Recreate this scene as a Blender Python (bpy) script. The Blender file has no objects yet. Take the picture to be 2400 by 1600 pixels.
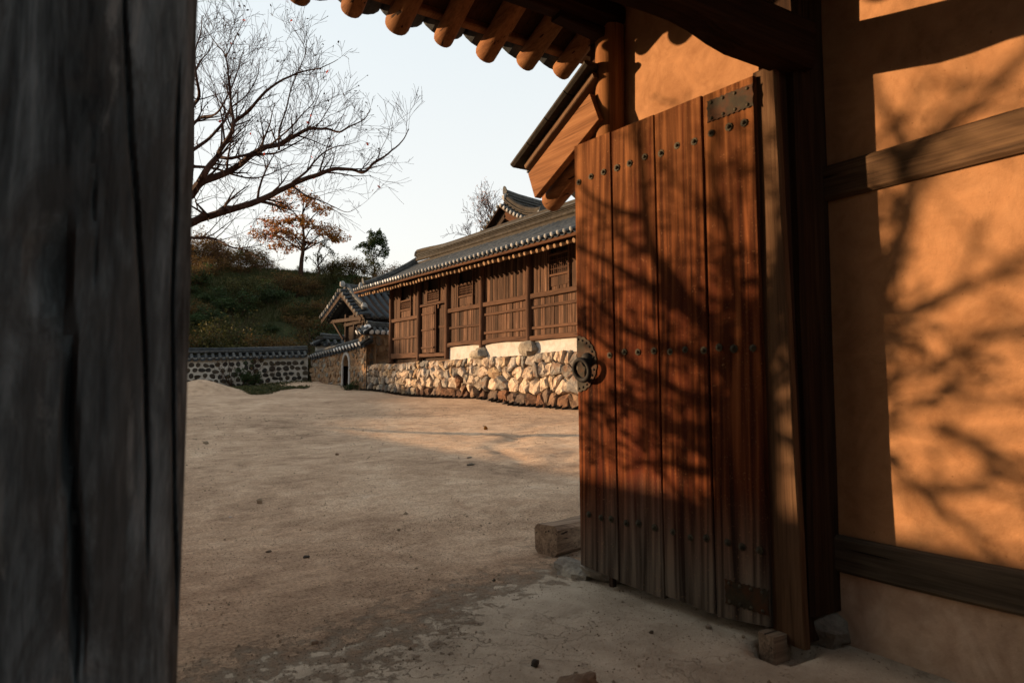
import bpy, math, random
import numpy as np
from mathutils import Vector, Matrix, Quaternion, noise as mnoise

C = bpy.context.scene.collection
rnd = random.Random(11)
PI = math.pi

# ------------------------------------------------------------------ camera
EYE = Vector((0.0, 0.0, 1.1))
YAW = math.atan(980 / 1600)
PIT = math.atan(100 / 1600)
CR = Vector((math.cos(YAW), -math.sin(YAW), 0))
CF = Vector((math.sin(YAW) * math.cos(PIT), math.cos(YAW) * math.cos(PIT), math.sin(PIT)))
CU = CR.cross(CF)
cam_d = bpy.data.cameras.new('camera')
cam = bpy.data.objects.new('camera', cam_d)
C.objects.link(cam)
cam.matrix_world = Matrix(((CR.x, CU.x, -CF.x, EYE.x), (CR.y, CU.y, -CF.y, EYE.y), (CR.z, CU.z, -CF.z, EYE.z), (0, 0, 0, 1)))
cam_d.sensor_width = 36
cam_d.lens = 24
cam_d.clip_start = 0.05
cam_d.clip_end = 3000
cam_d.dof.use_dof = True
cam_d.dof.focus_distance = 8.5
cam_d.dof.aperture_fstop = 3.6
bpy.context.scene.camera = cam

# ------------------------------------------------------------------ light
SUN_L = Vector((0.70, -0.70, -0.155)).normalized()      # direction the light travels
SUN_EL = math.asin(-SUN_L.z)
SUN_AZ = math.atan2(-SUN_L.x, -SUN_L.y)                 # clockwise from +Y
world = bpy.data.worlds.new('World')
bpy.context.scene.world = world
world.use_nodes = True
wn = world.node_tree
wn.nodes.clear()
w_out = wn.nodes.new('ShaderNodeOutputWorld')
w_bg = wn.nodes.new('ShaderNodeBackground')
w_sky = wn.nodes.new('ShaderNodeTexSky')
w_sky.sky_type = 'NISHITA'
w_sky.sun_disc = False
w_sky.sun_elevation = SUN_EL
w_sky.sun_rotation = SUN_AZ
w_sky.air_density = 1.0
w_sky.dust_density = 3.0
w_sky.ozone_density = 1.0
w_mix = wn.nodes.new('ShaderNodeMix')
w_mix.data_type = 'RGBA'
w_mix.inputs['Factor'].default_value = 0.62               # thin even veil of high haze
w_tc = wn.nodes.new('ShaderNodeTexCoord')
w_sep = wn.nodes.new('ShaderNodeSeparateXYZ')
wn.links.new(w_tc.outputs['Generated'], w_sep.inputs[0])
w_rmp = wn.nodes.new('ShaderNodeValToRGB')                # haze: creamy low down, cool blue higher up, the same all round
w_rmp.color_ramp.elements[0].position = 0.0
w_rmp.color_ramp.elements[0].color = (1.04, 0.94, 0.77, 1)
w_rmp.color_ramp.elements[1].position = 0.55
w_rmp.color_ramp.elements[1].color = (0.80, 0.875, 0.905, 1)
w_e = w_rmp.color_ramp.elements.new(0.20)
w_e.color = (0.95, 0.94, 0.90, 1)
wn.links.new(w_sep.outputs['Z'], w_rmp.inputs[0])
w_mul = wn.nodes.new('ShaderNodeVectorMath')
w_mul.operation = 'SCALE'
w_mul.inputs['Scale'].default_value = 12.2
wn.links.new(w_rmp.outputs[0], w_mul.inputs[0])
wn.links.new(w_mul.outputs[0], w_mix.inputs[7])
wn.links.new(w_sky.outputs[0], w_mix.inputs[6])
wn.links.new(w_mix.outputs[2], w_bg.inputs['Color'])
w_bg.inputs['Strength'].default_value = 0.0503
wn.links.new(w_bg.outputs[0], w_out.inputs[0])

sun_d = bpy.data.lights.new('sun', 'SUN')
sun_d.energy = 5.0
sun_d.angle = math.radians(0.53)
sun_d.color = (1.0, 0.66, 0.37)
sun = bpy.data.objects.new('sun', sun_d)
C.objects.link(sun)
sun.rotation_mode = 'QUATERNION'
sun.rotation_quaternion = Vector((0, 0, -1)).rotation_difference(SUN_L)
sun.location = (-20, 20, 20)

sc = bpy.context.scene
sc.view_settings.view_transform = 'Standard'
sc.view_settings.look = 'None'
sc.view_settings.exposure = 1.3
sc.view_settings.gamma = 1.0
sc.view_settings.use_curve_mapping = False
sc.cycles.max_bounces = 6

# ------------------------------------------------------------------ helpers
BASE = {}


def ray(u, v):
    return CF + CR * ((u - 1200) / 1600) + CU * ((800 - v) / 1600)


def on(u, v, ax, val):
    q = ray(u, v)
    t = (val - EYE[ax]) / q[ax]
    return EYE + q * t


def dep(u, v, d):
    return EYE + ray(u, v) * d


def wob(p, s, a):
    return (mnoise.noise_vector(Vector(p) * s)) * a


class MB:
    def __init__(self):
        self.v = []
        self.f = []

    def add(self, vs, fs):
        n = len(self.v)
        self.v.extend([tuple(p) for p in vs])
        self.f.extend([tuple(i + n for i in f) for f in fs])
        return self

    def box(self, a, b):
        x0, y0, z0 = a
        x1, y1, z1 = b
        vs = [(x0, y0, z0), (x1, y0, z0), (x1, y1, z0), (x0, y1, z0), (x0, y0, z1), (x1, y0, z1), (x1, y1, z1), (x0, y1, z1)]
        return self.add(vs, [(0, 3, 2, 1), (4, 5, 6, 7), (0, 1, 5, 4), (1, 2, 6, 5), (2, 3, 7, 6), (3, 0, 4, 7)])

    def beam(self, p0, p1, w, h, up=(0, 0, 1), cham=0.12, n=1, jit=0.0, js=2.0, taper=1.0):
        """chamfered timber from p0 to p1; w across, h along up"""
        p0, p1 = Vector(p0), Vector(p1)
        d = (p1 - p0).normalized()
        up = Vector(up)
        s = d.cross(up).normalized()
        u = s.cross(d).normalized()
        c = min(w, h) * cham
        prof = [(-w / 2 + c, -h / 2), (w / 2 - c, -h / 2), (w / 2, -h / 2 + c), (w / 2, h / 2 - c), (w / 2 - c, h / 2), (-w / 2 + c, h / 2), (-w / 2, h / 2 - c), (-w / 2, -h / 2 + c)]
        vs, fs = [], []
        for k in range(n + 1):
            t = k / n
            q = p0.lerp(p1, t)
            sc_ = 1 + (taper - 1) * t
            for a, b in prof:
                pt = q + s * a * sc_ + u * b * sc_
                if jit:
                    pt = pt + wob(pt, js, jit)
                vs.append(pt)
        for k in range(n):
            for i in range(8):
                j = (i + 1) % 8
                fs.append((k * 8 + i, k * 8 + j, k * 8 + 8 + j, k * 8 + 8 + i))
        fs.append(tuple(range(7, -1, -1)))
        fs.append(tuple(range(n * 8, n * 8 + 8)))
        return self.add(vs, fs)

    def tube(self, pts, rad, sides=8, cap=True):
        pts = [Vector(p) for p in pts]
        if not hasattr(rad, '__len__'):
            rad = [rad] * len(pts)
        vs, fs = [], []
        d0 = (pts[1] - pts[0]).normalized()
        ref = Vector((0, 0, 1)) if abs(d0.z) < 0.9 else Vector((1, 0, 0))
        s = d0.cross(ref).normalized()
        for k, p in enumerate(pts):
            if k == 0:
                d = pts[1] - pts[0]
            elif k == len(pts) - 1:
                d = pts[k] - pts[k - 1]
            else:
                d = pts[k + 1] - pts[k - 1]
            d.normalize()
            s = (s - d * s.dot(d))
            if s.length < 1e-5:
                s = d.orthogonal()
            s.normalize()
            u = d.cross(s)
            for i in range(sides):
                a = 2 * PI * i / sides
                vs.append(p + (s * math.cos(a) + u * math.sin(a)) * rad[k])
        n = len(pts)
        for k in range(n - 1):
            for i in range(sides):
                j = (i + 1) % sides
                fs.append((k * sides + i, k * sides + j, (k + 1) * sides + j, (k + 1) * sides + i))
        if cap:
            fs.append(tuple(range(sides - 1, -1, -1)))
            fs.append(tuple(range((n - 1) * sides, n * sides)))
        return self.add(vs, fs)

    def arch(self, p0, p1, up, r, t, a0=0.0, a1=PI, n=7, sag=0.0, cuts=1):
        """half-round shell (a round roof tile) along p0->p1, open side down"""
        p0, p1 = Vector(p0), Vector(p1)
        d = (p1 - p0).normalized()
        s = d.cross(Vector(up)).normalized()
        u = s.cross(d).normalized()
        vs, fs = [], []
        for k in range(cuts + 1):
            tt = k / cuts
            q = p0.lerp(p1, tt) - Vector((0, 0, 1)) * sag * 4 * tt * (1 - tt)
            for rr in (r, r - t):
                for i in range(n):
                    a = a0 + (a1 - a0) * i / (n - 1)
                    vs.append(q + s * math.cos(a) * rr + u * math.sin(a) * rr)
        m = 2 * n
        for k in range(cuts):
            b, c = k * m, (k + 1) * m
            for i in range(n - 1):
                fs.append((b + i, b + i + 1, c + i + 1, c + i))
                fs.append((b + n + i + 1, b + n + i, c + n + i, c + n + i + 1))
            fs.append((b, c, c + n, b + n))
            fs.append((b + n - 1, b + m - 1, c + m - 1, c + n - 1))
        for i in range(n - 1):
            fs.append((i, n + i, n + i + 1, i + 1))
            b = cuts * m
            fs.append((b + i, b + i + 1, b + n + i + 1, b + n + i))
        return self.add(vs, fs)

    def dome(self, c, nrm, r, h, sides=8, up=(0, 0, 1), flat=0.0, squash=1.0):
        """low dome / boss on a face"""
        c, nrm = Vector(c), Vector(nrm).normalized()
        s = nrm.cross(Vector(up)).normalized()
        u = s.cross(nrm)
        vs, fs = [], []
        rings = [(1.0, 0.0), (0.97, 0.35), (0.72, 0.8), (0.3, 1.0)]
        for rr, hh in rings:
            for i in range(sides):
                a = 2 * PI * i / sides
                vs.append(c + (s * math.cos(a) + u * math.sin(a) * squash) * r * rr + nrm * h * hh)
        for k in range(3):
            for i in range(sides):
                j = (i + 1) % sides
                fs.append((k * sides + i, k * sides + j, (k + 1) * sides + j, (k + 1) * sides + i))
        fs.append(tuple(range(3 * sides, 4 * sides)))
        fs.append(tuple(range(sides - 1, -1, -1)))
        return self.add(vs, fs)

    def build(self, name, mat, parent=None, smooth=False, **props):
        off = BASE.get(parent.name, Vector()) if parent else Vector()
        me = bpy.data.meshes.new(name)
        me.from_pydata([(x - off.x, y - off.y, z - off.z) for x, y, z in self.v], [], self.f)
        me.validate()
        if smooth:
            me.polygons.foreach_set('use_smooth', [True] * len(me.polygons))
            try:
                me.set_sharp_from_angle(angle=math.radians(38))
            except Exception:
                pass
        if mat:
            for m in (mat if isinstance(mat, (list, tuple)) else [mat]):
                me.materials.append(m)
        o = bpy.data.objects.new(name, me)
        C.objects.link(o)
        if parent:
            o.parent = parent
            BASE[o.name] = off
        for k, val in props.items():
            o[k] = val
        return o


def root(name, label, cat, loc, group=None):
    o = bpy.data.objects.new(name, None)
    o.empty_display_size = 0.3
    C.objects.link(o)
    o.location = loc
    BASE[o.name] = Vector(loc)
    o['label'] = label
    o['category'] = cat
    if group:
        o['group'] = group
    return o


def tag(o, label, cat, group=None):
    o['label'] = label
    o['category'] = cat
    if group:
        o['group'] = group
    return o


# ------------------------------------------------------------------ materials
def mat_new(name):
    m = bpy.data.materials.new(name)
    m.use_nodes = True
    nt = m.node_tree
    b = nt.nodes['Principled BSDF']
    b.inputs['Specular IOR Level'].default_value = 0.2
    return m, nt, b


def N(nt, typ, **kw):
    n = nt.nodes.new(typ)
    for k, v in kw.items():
        if k.startswith('i_'):
            n.inputs[k[2:]].default_value = v
        else:
            setattr(n, k, v)
    return n


def ramp(nt, src, stops):
    r = nt.nodes.new('ShaderNodeValToRGB')
    el = r.color_ramp.elements
    while len(el) > 1:
        el.remove(el[-1])
    el[0].position, el[0].color = stops[0][0], (*stops[0][1], 1) if len(stops[0][1]) == 3 else stops[0][1]
    for p, c in stops[1:]:
        e = el.new(p)
        e.color = (*c, 1)
    nt.links.new(src, r.inputs[0])
    return r.outputs[0]


def mixc(nt, fac, a, b, mode='MIX'):
    m = nt.nodes.new('ShaderNodeMix')
    m.data_type = 'RGBA'
    m.blend_type = mode
    for s, x in ((m.inputs[0], fac), (m.inputs[6], a), (m.inputs[7], b)):
        if isinstance(x, (int, float)):
            s.default_value = x
        elif isinstance(x, tuple):
            s.default_value = (*x, 1) if len(x) == 3 else x
        else:
            nt.links.new(x, s)
    return m.outputs[2]


def math_(nt, op, a, b=0.0, clamp=False):
    m = nt.nodes.new('ShaderNodeMath')
    m.operation = op
    m.use_clamp = clamp
    for s, x in ((m.inputs[0], a), (m.inputs[1], b)):
        if isinstance(x, (int, float)):
            s.default_value = x
        else:
            nt.links.new(x, s)
    return m.outputs[0]


def coords(nt, rand=True, scale=(1, 1, 1)):
    tc = nt.nodes.new('ShaderNodeTexCoord')
    src = tc.outputs['Object']
    if rand:
        oi = nt.nodes.new('ShaderNodeObjectInfo')
        vm = nt.nodes.new('ShaderNodeVectorMath')
        vm.operation = 'ADD'
        sc_ = nt.nodes.new('ShaderNodeMath')
        sc_.operation = 'MULTIPLY'
        sc_.inputs[1].default_value = 37.0
        nt.links.new(oi.outputs['Random'], sc_.inputs[0])
        nt.links.new(src, vm.inputs[0])
        nt.links.new(sc_.outputs[0], vm.inputs[1])
        src = vm.outputs[0]
    if scale != (1, 1, 1):
        mp = nt.nodes.new('ShaderNodeMapping')
        mp.inputs['Scale'].default_value = scale
        nt.links.new(src, mp.inputs[0])
        src = mp.outputs[0]
    return src


def noise(nt, vec, scale, detail=5, rough=0.55, dist=0.0):
    n = nt.nodes.new('ShaderNodeTexNoise')
    n.inputs['Scale'].default_value = scale
    n.inputs['Detail'].default_value = detail
    n.inputs['Roughness'].default_value = rough
    n.inputs['Distortion'].default_value = dist
    nt.links.new(vec, n.inputs['Vector'])
    return n.outputs['Fac']


def bump(nt, b, h, strength, dist=0.01):
    n = nt.nodes.new('ShaderNodeBump')
    n.inputs['Strength'].default_value = strength
    n.inputs['Distance'].default_value = dist
    nt.links.new(h, n.inputs['Height'])
    nt.links.new(n.outputs[0], b.inputs['Normal'])


def objrand(nt):
    return nt.nodes.new('ShaderNodeObjectInfo').outputs['Random']


def vary(nt, col, amt=0.35, key=None):
    """per-object brightness variation"""
    r = objrand(nt)
    f = math_(nt, 'MULTIPLY_ADD', r, amt)
    f.node.inputs[2].default_value = 1 - amt / 2
    hs = nt.nodes.new('ShaderNodeHueSaturation')
    nt.links.new(f, hs.inputs['Value'])
    nt.links.new(col, hs.inputs['Color'])
    return hs.outputs[0]


def wood(name, dark, mid, light, axis='z', s=14, rough=0.85, bmp=0.5, var=0.35, patch=None, streak=0.0, spec=0.08, crack=True):
    m, nt, b = mat_new(name)
    st = {'x': (0.07, 1, 1), 'y': (1, 0.07, 1), 'z': (1, 1, 0.07)}[axis]
    st2 = {'x': (0.02, 1, 1), 'y': (1, 0.02, 1), 'z': (1, 1, 0.02)}[axis]
    v1 = coords(nt, True, st)
    v2 = coords(nt, True, st2)
    v0 = coords(nt, True)
    n1 = noise(nt, v1, s, 6, 0.6, 0.8)
    n2 = noise(nt, v2, s * 6, 3, 0.6, 0.3)
    n3 = noise(nt, v0, 1.6, 4, 0.6)
    g = math_(nt, 'ADD', math_(nt, 'MULTIPLY', n1, 0.6), math_(nt, 'MULTIPLY', n2, 0.4))
    col = ramp(nt, g, [(0.34, dark), (0.50, mid), (0.66, light)])
    if patch:
        pf = ramp(nt, n3, [(0.45, (0, 0, 0)), (0.62, (1, 1, 1))])
        col = mixc(nt, pf, col, mixc(nt, n2, tuple(c * 0.6 for c in patch), patch))
    if streak:
        n4 = noise(nt, v2, s * 0.5, 3, 0.5)
        sf = ramp(nt, n4, [(0.53, (0, 0, 0)), (0.64, (1, 1, 1))])
        col = mixc(nt, math_(nt, 'MULTIPLY', sf, streak), col, tuple(c * 0.35 for c in dark))
    h = g
    if crack:
        cr = noise(nt, v2, s * 2.2, 2, 0.5, 0.2)
        cf = ramp(nt, cr, [(0.30, (0, 0, 0)), (0.335, (1, 1, 1))])
        col = mixc(nt, cf, tuple(c * 0.25 for c in dark), col)
        h = math_(nt, 'MULTIPLY', g, cf)
    if var:
        col = vary(nt, col, var)
    nt.links.new(col, b.inputs['Base Color'])
    b.inputs['Roughness'].default_value = rough
    b.inputs['Specular IOR Level'].default_value = spec
    bump(nt, b, h, bmp, 0.006)
    return m


M = {}
M['wood_gate'] = wood('gate_timber', (0.0091, 0.0045, 0.0026), (0.0218, 0.0105, 0.0054), (0.0403, 0.0208, 0.0105), 'z', 16, var=0.2)
M['wood_gate_x'] = wood('gate_timber_lying', (0.0082, 0.0039, 0.0022), (0.0183, 0.0082, 0.0045), (0.0348, 0.0165, 0.0085), 'x', 16, var=0.2)
M['wood_jamb'] = wood('jamb_timber', (0.0316, 0.0164, 0.0080), (0.0718, 0.0383, 0.0196), (0.0970, 0.0574, 0.0301), 'z', 22, var=0.1, crack=False)
def weathered():
    m, nt, b = mat_new('grey_weathered_timber')
    v = coords(nt, False)
    v1 = coords(nt, False, (1, 1, 0.12))
    v2 = coords(nt, False, (1, 1, 0.3))
    fine = noise(nt, v1, 60, 5, 0.65, 0.4)
    mid = noise(nt, v1, 14, 5, 0.6, 0.8)
    pat = noise(nt, v2, 5.5, 7, 0.7, 1.2)
    g = math_(nt, 'ADD', math_(nt, 'MULTIPLY', fine, 0.35), math_(nt, 'MULTIPLY', mid, 0.65))
    col = ramp(nt, g, [(0.36, (0.030, 0.035, 0.037)), (0.5, (0.100, 0.117, 0.123)), (0.62, (0.215, 0.248, 0.26))])
    pf = ramp(nt, pat, [(0.44, (0, 0, 0)), (0.56, (1, 1, 1))])
    col = mixc(nt, math_(nt, 'MULTIPLY', pf, 0.75), col, mixc(nt, fine, (0.035, 0.035, 0.034), (0.105, 0.104, 0.098)))
    lt = ramp(nt, noise(nt, v2, 9, 6, 0.7, 0.6), [(0.60, (0, 0, 0)), (0.68, (1, 1, 1))])
    col = mixc(nt, math_(nt, 'MULTIPLY', lt, 0.6), col, (0.28, 0.29, 0.28))
    nt.links.new(col, b.inputs['Base Color'])
    b.inputs['Roughness'].default_value = 0.95
    b.inputs['Specular IOR Level'].default_value = 0.05
    bump(nt, b, g, 0.7, 0.006)
    return m


M['wood_weathered'] = weathered()
M['wood_rail'] = wood('wall_rail_timber', (0.0216, 0.0133, 0.0076), (0.0540, 0.0313, 0.0173), (0.0891, 0.0530, 0.0281), 'y', 18, bmp=0.7)
M['wood_sill'] = wood('wall_sill_timber', (0.0259, 0.0207, 0.0148), (0.0630, 0.0482, 0.0333), (0.1111, 0.0852, 0.0593), 'y', 18, bmp=0.7)
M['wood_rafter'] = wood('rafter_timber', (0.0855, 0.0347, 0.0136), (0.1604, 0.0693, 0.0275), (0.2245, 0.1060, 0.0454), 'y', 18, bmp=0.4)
M['wood_post'] = wood('round_post_timber', (0.0900, 0.0355, 0.0116), (0.1688, 0.0710, 0.0250), (0.2363, 0.1128, 0.0416), 'z', 16, bmp=0.5)
M['wood_store'] = wood('storehouse_plank', (0.0247, 0.0122, 0.0068), (0.0635, 0.0323, 0.0187), (0.1200, 0.0675, 0.0416), 'z', 14, bmp=0.6, var=1.0, streak=0.6)
M['wood_store_post'] = wood('storehouse_post', (0.0255, 0.0120, 0.0069), (0.0561, 0.0263, 0.0151), (0.0969, 0.0469, 0.0268), 'z', 14, bmp=0.7)
M['wood_store_rail'] = wood('storehouse_rail', (0.0229, 0.0109, 0.0062), (0.0557, 0.0272, 0.0153), (0.0916, 0.0469, 0.0267), 'y', 12, bmp=0.7)
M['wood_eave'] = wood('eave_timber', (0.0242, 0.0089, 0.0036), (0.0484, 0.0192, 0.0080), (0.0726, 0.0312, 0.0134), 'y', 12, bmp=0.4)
M['wood_store_rafter'] = wood('storehouse_rafter', (0.0840, 0.0454, 0.0236), (0.1904, 0.1159, 0.0651), (0.2800, 0.1814, 0.1042), 'x', 14, bmp=0.4)
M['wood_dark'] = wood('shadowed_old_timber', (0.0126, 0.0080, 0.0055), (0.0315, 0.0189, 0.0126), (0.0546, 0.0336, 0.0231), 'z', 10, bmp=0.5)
M['wood_block'] = wood('block_timber', (0.07, 0.05, 0.035), (0.18, 0.125, 0.085), (0.30, 0.22, 0.15), 'x', 16, bmp=0.9)


def door_wood():
    m, nt, b = mat_new('door_plank')
    v1 = coords(nt, True, (1, 1, 0.05))
    v2 = coords(nt, True, (1, 1, 0.012))
    v0 = coords(nt, True, (1, 1, 0.35))
    n1 = noise(nt, v1, 16, 6, 0.6, 0.7)
    n2 = noise(nt, v2, 110, 3, 0.6, 0.2)
    wv = N(nt, 'ShaderNodeTexWave', wave_type='BANDS', bands_direction='DIAGONAL')
    wv.inputs['Scale'].default_value = 11
    wv.inputs['Distortion'].default_value = 11
    wv.inputs['Detail'].default_value = 3
    nt.links.new(v1, wv.inputs['Vector'])
    g = math_(nt, 'ADD', math_(nt, 'MULTIPLY', math_(nt, 'ADD', math_(nt, 'MULTIPLY', n1, 0.45), math_(nt, 'MULTIPLY', noise(nt, coords(nt, True, (1, 1, 0.09)), 5.5, 4, 0.6, 1.5), 0.55)), 0.72), math_(nt, 'MULTIPLY', n2, 0.16))
    g = math_(nt, 'ADD', g, math_(nt, 'MULTIPLY', wv.outputs['Fac'], 0.12))
    col = ramp(nt, g, [(0.37, (0.013, 0.004, 0.002)), (0.48, (0.044, 0.012, 0.0045)), (0.585, (0.100, 0.029, 0.010)), (0.71, (0.185, 0.070, 0.024))])
    # dark resin streaks
    n4 = noise(nt, coords(nt, True, (1, 1, 0.05)), 7, 4, 0.55, 0.9)
    sf = ramp(nt, n4, [(0.47, (0, 0, 0)), (0.58, (1, 1, 1))])
    n5 = noise(nt, v0, 3.5, 4, 0.6)
    pf = ramp(nt, n5, [(0.40, (0, 0, 0)), (0.55, (1, 1, 1))])
    col = mixc(nt, math_(nt, 'MULTIPLY', sf, math_(nt, 'MULTIPLY', pf, 0.85)), col, (0.05, 0.012, 0.006))
    # grey weathering near the foot of the boards (object z), darkened to deepen the shade
    tc = nt.nodes.new('ShaderNodeTexCoord')
    sx = nt.nodes.new('ShaderNodeSeparateXYZ')
    nt.links.new(tc.outputs['Object'], sx.inputs[0])
    zz = math_(nt, 'ADD', sx.outputs['Z'], math_(nt, 'MULTIPLY', noise(nt, v1, 6, 3), 0.5))
    wf = N(nt, 'ShaderNodeMapRange')
    wf.inputs['From Min'].default_value = 0.85
    wf.inputs['From Max'].default_value = 0.42
    nt.links.new(zz, wf.inputs['Value'])
    grey = ramp(nt, g, [(0.38, (0.018, 0.013, 0.010)), (0.64, (0.115, 0.09, 0.068))])
    col = mixc(nt, wf.outputs[0], col, grey)
    # paler, more orange tone towards the top
    tf = N(nt, 'ShaderNodeMapRange')
    tf.inputs['From Min'].default_value = 1.7
    tf.inputs['From Max'].default_value = 2.6
    tf.inputs['To Max'].default_value = 0.6
    nt.links.new(zz, tf.inputs['Value'])
    col = mixc(nt, tf.outputs[0], col, ramp(nt, g, [(0.38, (0.055, 0.019, 0.007)), (0.66, (0.22, 0.100, 0.038))]))
    # knots
    vo = N(nt, 'ShaderNodeTexVoronoi')
    vo.inputs['Scale'].default_value = 3.2
    nt.links.new(coords(nt, True, (1, 1, 0.55)), vo.inputs['Vector'])
    kf = ramp(nt, vo.outputs['Distance'], [(0.035, (1, 1, 1)), (0.055, (0, 0, 0))])
    col = mixc(nt, math_(nt, 'MULTIPLY', kf, 0.8), col, (0.045, 0.012, 0.006))
    # fine scratches
    vs = coords(nt, True, (1, 1, 1.6))
    scn = noise(nt, vs, 60, 1, 0.4, 3.0)
    sr = ramp(nt, scn, [(0.715, (0, 0, 0)), (0.74, (1, 1, 1))])
    col = mixc(nt, math_(nt, 'MULTIPLY', sr, 0.35), col, (0.40, 0.22, 0.11))
    col = vary(nt, col, 0.5)
    nt.links.new(col, b.inputs['Base Color'])
    b.inputs['Roughness'].default_value = 0.85
    b.inputs['Specular IOR Level'].default_value = 0.03
    bump(nt, b, g, 0.4, 0.004)
    return m


M['door'] = door_wood()


def plaster(name, c0, c1, c2, grain=140, bmp=0.25, stain=None):
    m, nt, b = mat_new(name)
    v = coords(nt, False)
    n1 = noise(nt, v, 1.7, 6, 0.6, 0.4)
    n2 = noise(nt, v, grain, 3, 0.6)
    n3 = noise(nt, v, 14, 5, 0.6)
    g = math_(nt, 'ADD', math_(nt, 'MULTIPLY', n1, 0.6), math_(nt, 'MULTIPLY', n3, 0.4))
    col = ramp(nt, g, [(0.32, c0), (0.5, c1), (0.68, c2)])
    tw = ramp(nt, noise(nt, v, 3.6, 7, 0.7, 1.1), [(0.36, (0.80, 0.76, 0.72)), (0.5, (1, 1, 1)), (0.64, (1.14, 1.13, 1.12))])
    col = mixc(nt, 0.8, col, tw, 'MULTIPLY')
    sp = ramp(nt, noise(nt, v, grain * 0.6, 2, 0.5), [(0.24, (0.62, 0.57, 0.52)), (0.29, (1, 1, 1))])
    col = mixc(nt, 1.0, col, sp, 'MULTIPLY')
    if stain:
        vz = coords(nt, False, (1.2, 1.2, 0.9))
        s1 = ramp(nt, noise(nt, vz, 2.4, 6, 0.68, 0.8), [(0.5, (0, 0, 0)), (0.68, (1, 1, 1))])
        col = mixc(nt, math_(nt, 'MULTIPLY', s1, 0.55), col, stain)
    # hairline cracks
    vv = N(nt, 'ShaderNodeTexVoronoi', feature='DISTANCE_TO_EDGE')
    vv.inputs['Scale'].default_value = 1.4
    wv = nt.nodes.new('ShaderNodeVectorMath')
    wv.operation = 'ADD'
    nn = N(nt, 'ShaderNodeTexNoise')
    nn.inputs['Scale'].default_value = 5
    nn.inputs['Detail'].default_value = 5
    nt.links.new(v, nn.inputs['Vector'])
    nt.links.new(v, wv.inputs[0])
    nt.links.new(nn.outputs['Color'], wv.inputs[1])
    nt.links.new(wv.outputs[0], vv.inputs['Vector'])
    cf = ramp(nt, vv.outputs['Distance'], [(0.0, (0.88, 0.86, 0.84)), (0.004, (1, 1, 1))])
    col = mixc(nt, 1.0, col, cf, 'MULTIPLY')
    nt.links.new(col, b.inputs['Base Color'])
    b.inputs['Roughness'].default_value = 0.93
    b.inputs['Specular IOR Level'].default_value = 0.12
    h = math_(nt, 'ADD', math_(nt, 'MULTIPLY', n2, 0.35), math_(nt, 'MULTIPLY', n3, 1.2))
    bump(nt, b, h, bmp, 0.01)
    return m


M['plaster_ochre'] = plaster('ochre_clay_plaster', (0.2235, 0.1099, 0.0502), (0.2721, 0.1387, 0.0656), (0.3011, 0.1612, 0.0791), bmp=0.3)
M['plaster_base'] = plaster('ochre_plaster_footing', (0.2999, 0.2042, 0.1420), (0.4399, 0.3151, 0.2242), (0.5199, 0.3969, 0.2988), bmp=0.35, stain=(0.2399, 0.1400, 0.0898))
M['plaster_white'] = plaster('white_lime_plaster', (0.3093, 0.2811, 0.2514), (0.3465, 0.3232, 0.2997), (0.3748, 0.3562, 0.3381), bmp=0.25)
M['mortar_clay'] = plaster('orange_clay_mortar', (0.1890, 0.1050, 0.0553), (0.2415, 0.1421, 0.0763), (0.2730, 0.1729, 0.1001), grain=60, bmp=0.6)
M['mortar_white'] = plaster('pale_lime_mortar', (0.2640, 0.2400, 0.2080), (0.3600, 0.3360, 0.2960), (0.4320, 0.4000, 0.3520), grain=50, bmp=0.6)
M['mortar_dark'] = plaster('dark_joint_earth', (0.05, 0.036, 0.024), (0.09, 0.062, 0.042), (0.13, 0.09, 0.06), grain=50, bmp=0.6)


def stone(name, cols, stain=None, low=None, var=0.5):
    m, nt, b = mat_new(name)
    v = coords(nt, True)
    n1 = noise(nt, v, 5, 7, 0.65, 0.5)
    n2 = noise(nt, v, 38, 4, 0.65)
    r = objrand(nt)
    rr = nt.nodes.new('ShaderNodeValToRGB')
    rr.color_ramp.interpolation = 'CONSTANT'
    el = rr.color_ramp.elements
    el[0].position, el[0].color = 0, (*cols[0], 1)
    el[1].position, el[1].color = 1 / len(cols), (*cols[1], 1)
    for i in range(2, len(cols)):
        e = el.new(i / len(cols))
        e.color = (*cols[i], 1)
    nt.links.new(r, rr.inputs[0])
    col = rr.outputs[0]
    sh = ramp(nt, n1, [(0.3, (0.45, 0.42, 0.40)), (0.5, (0.95, 0.93, 0.9)), (0.7, (1.25, 1.2, 1.1))])
    col = mixc(nt, 1.0, col, sh, 'MULTIPLY')
    col = mixc(nt, 0.55, col, ramp(nt, n2, [(0.35, (0.55, 0.52, 0.5)), (0.62, (1.15, 1.12, 1.08))]), 'MULTIPLY')
    if stain:
        n4 = noise(nt, v, 3.3, 5, 0.6, 0.6)
        sf = ramp(nt, n4, [(0.50, (0, 0, 0)), (0.62, (1, 1, 1))])
        col = mixc(nt, math_(nt, 'MULTIPLY', sf, 0.75), col, stain)
    nt.links.new(col, b.inputs['Base Color'])
    b.inputs['Roughness'].default_value = 0.88
    b.inputs['Specular IOR Level'].default_value = 0.2
    bump(nt, b, math_(nt, 'ADD', n1, math_(nt, 'MULTIPLY', n2, 0.35)), 0.8, 0.05)
    return m


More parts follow.
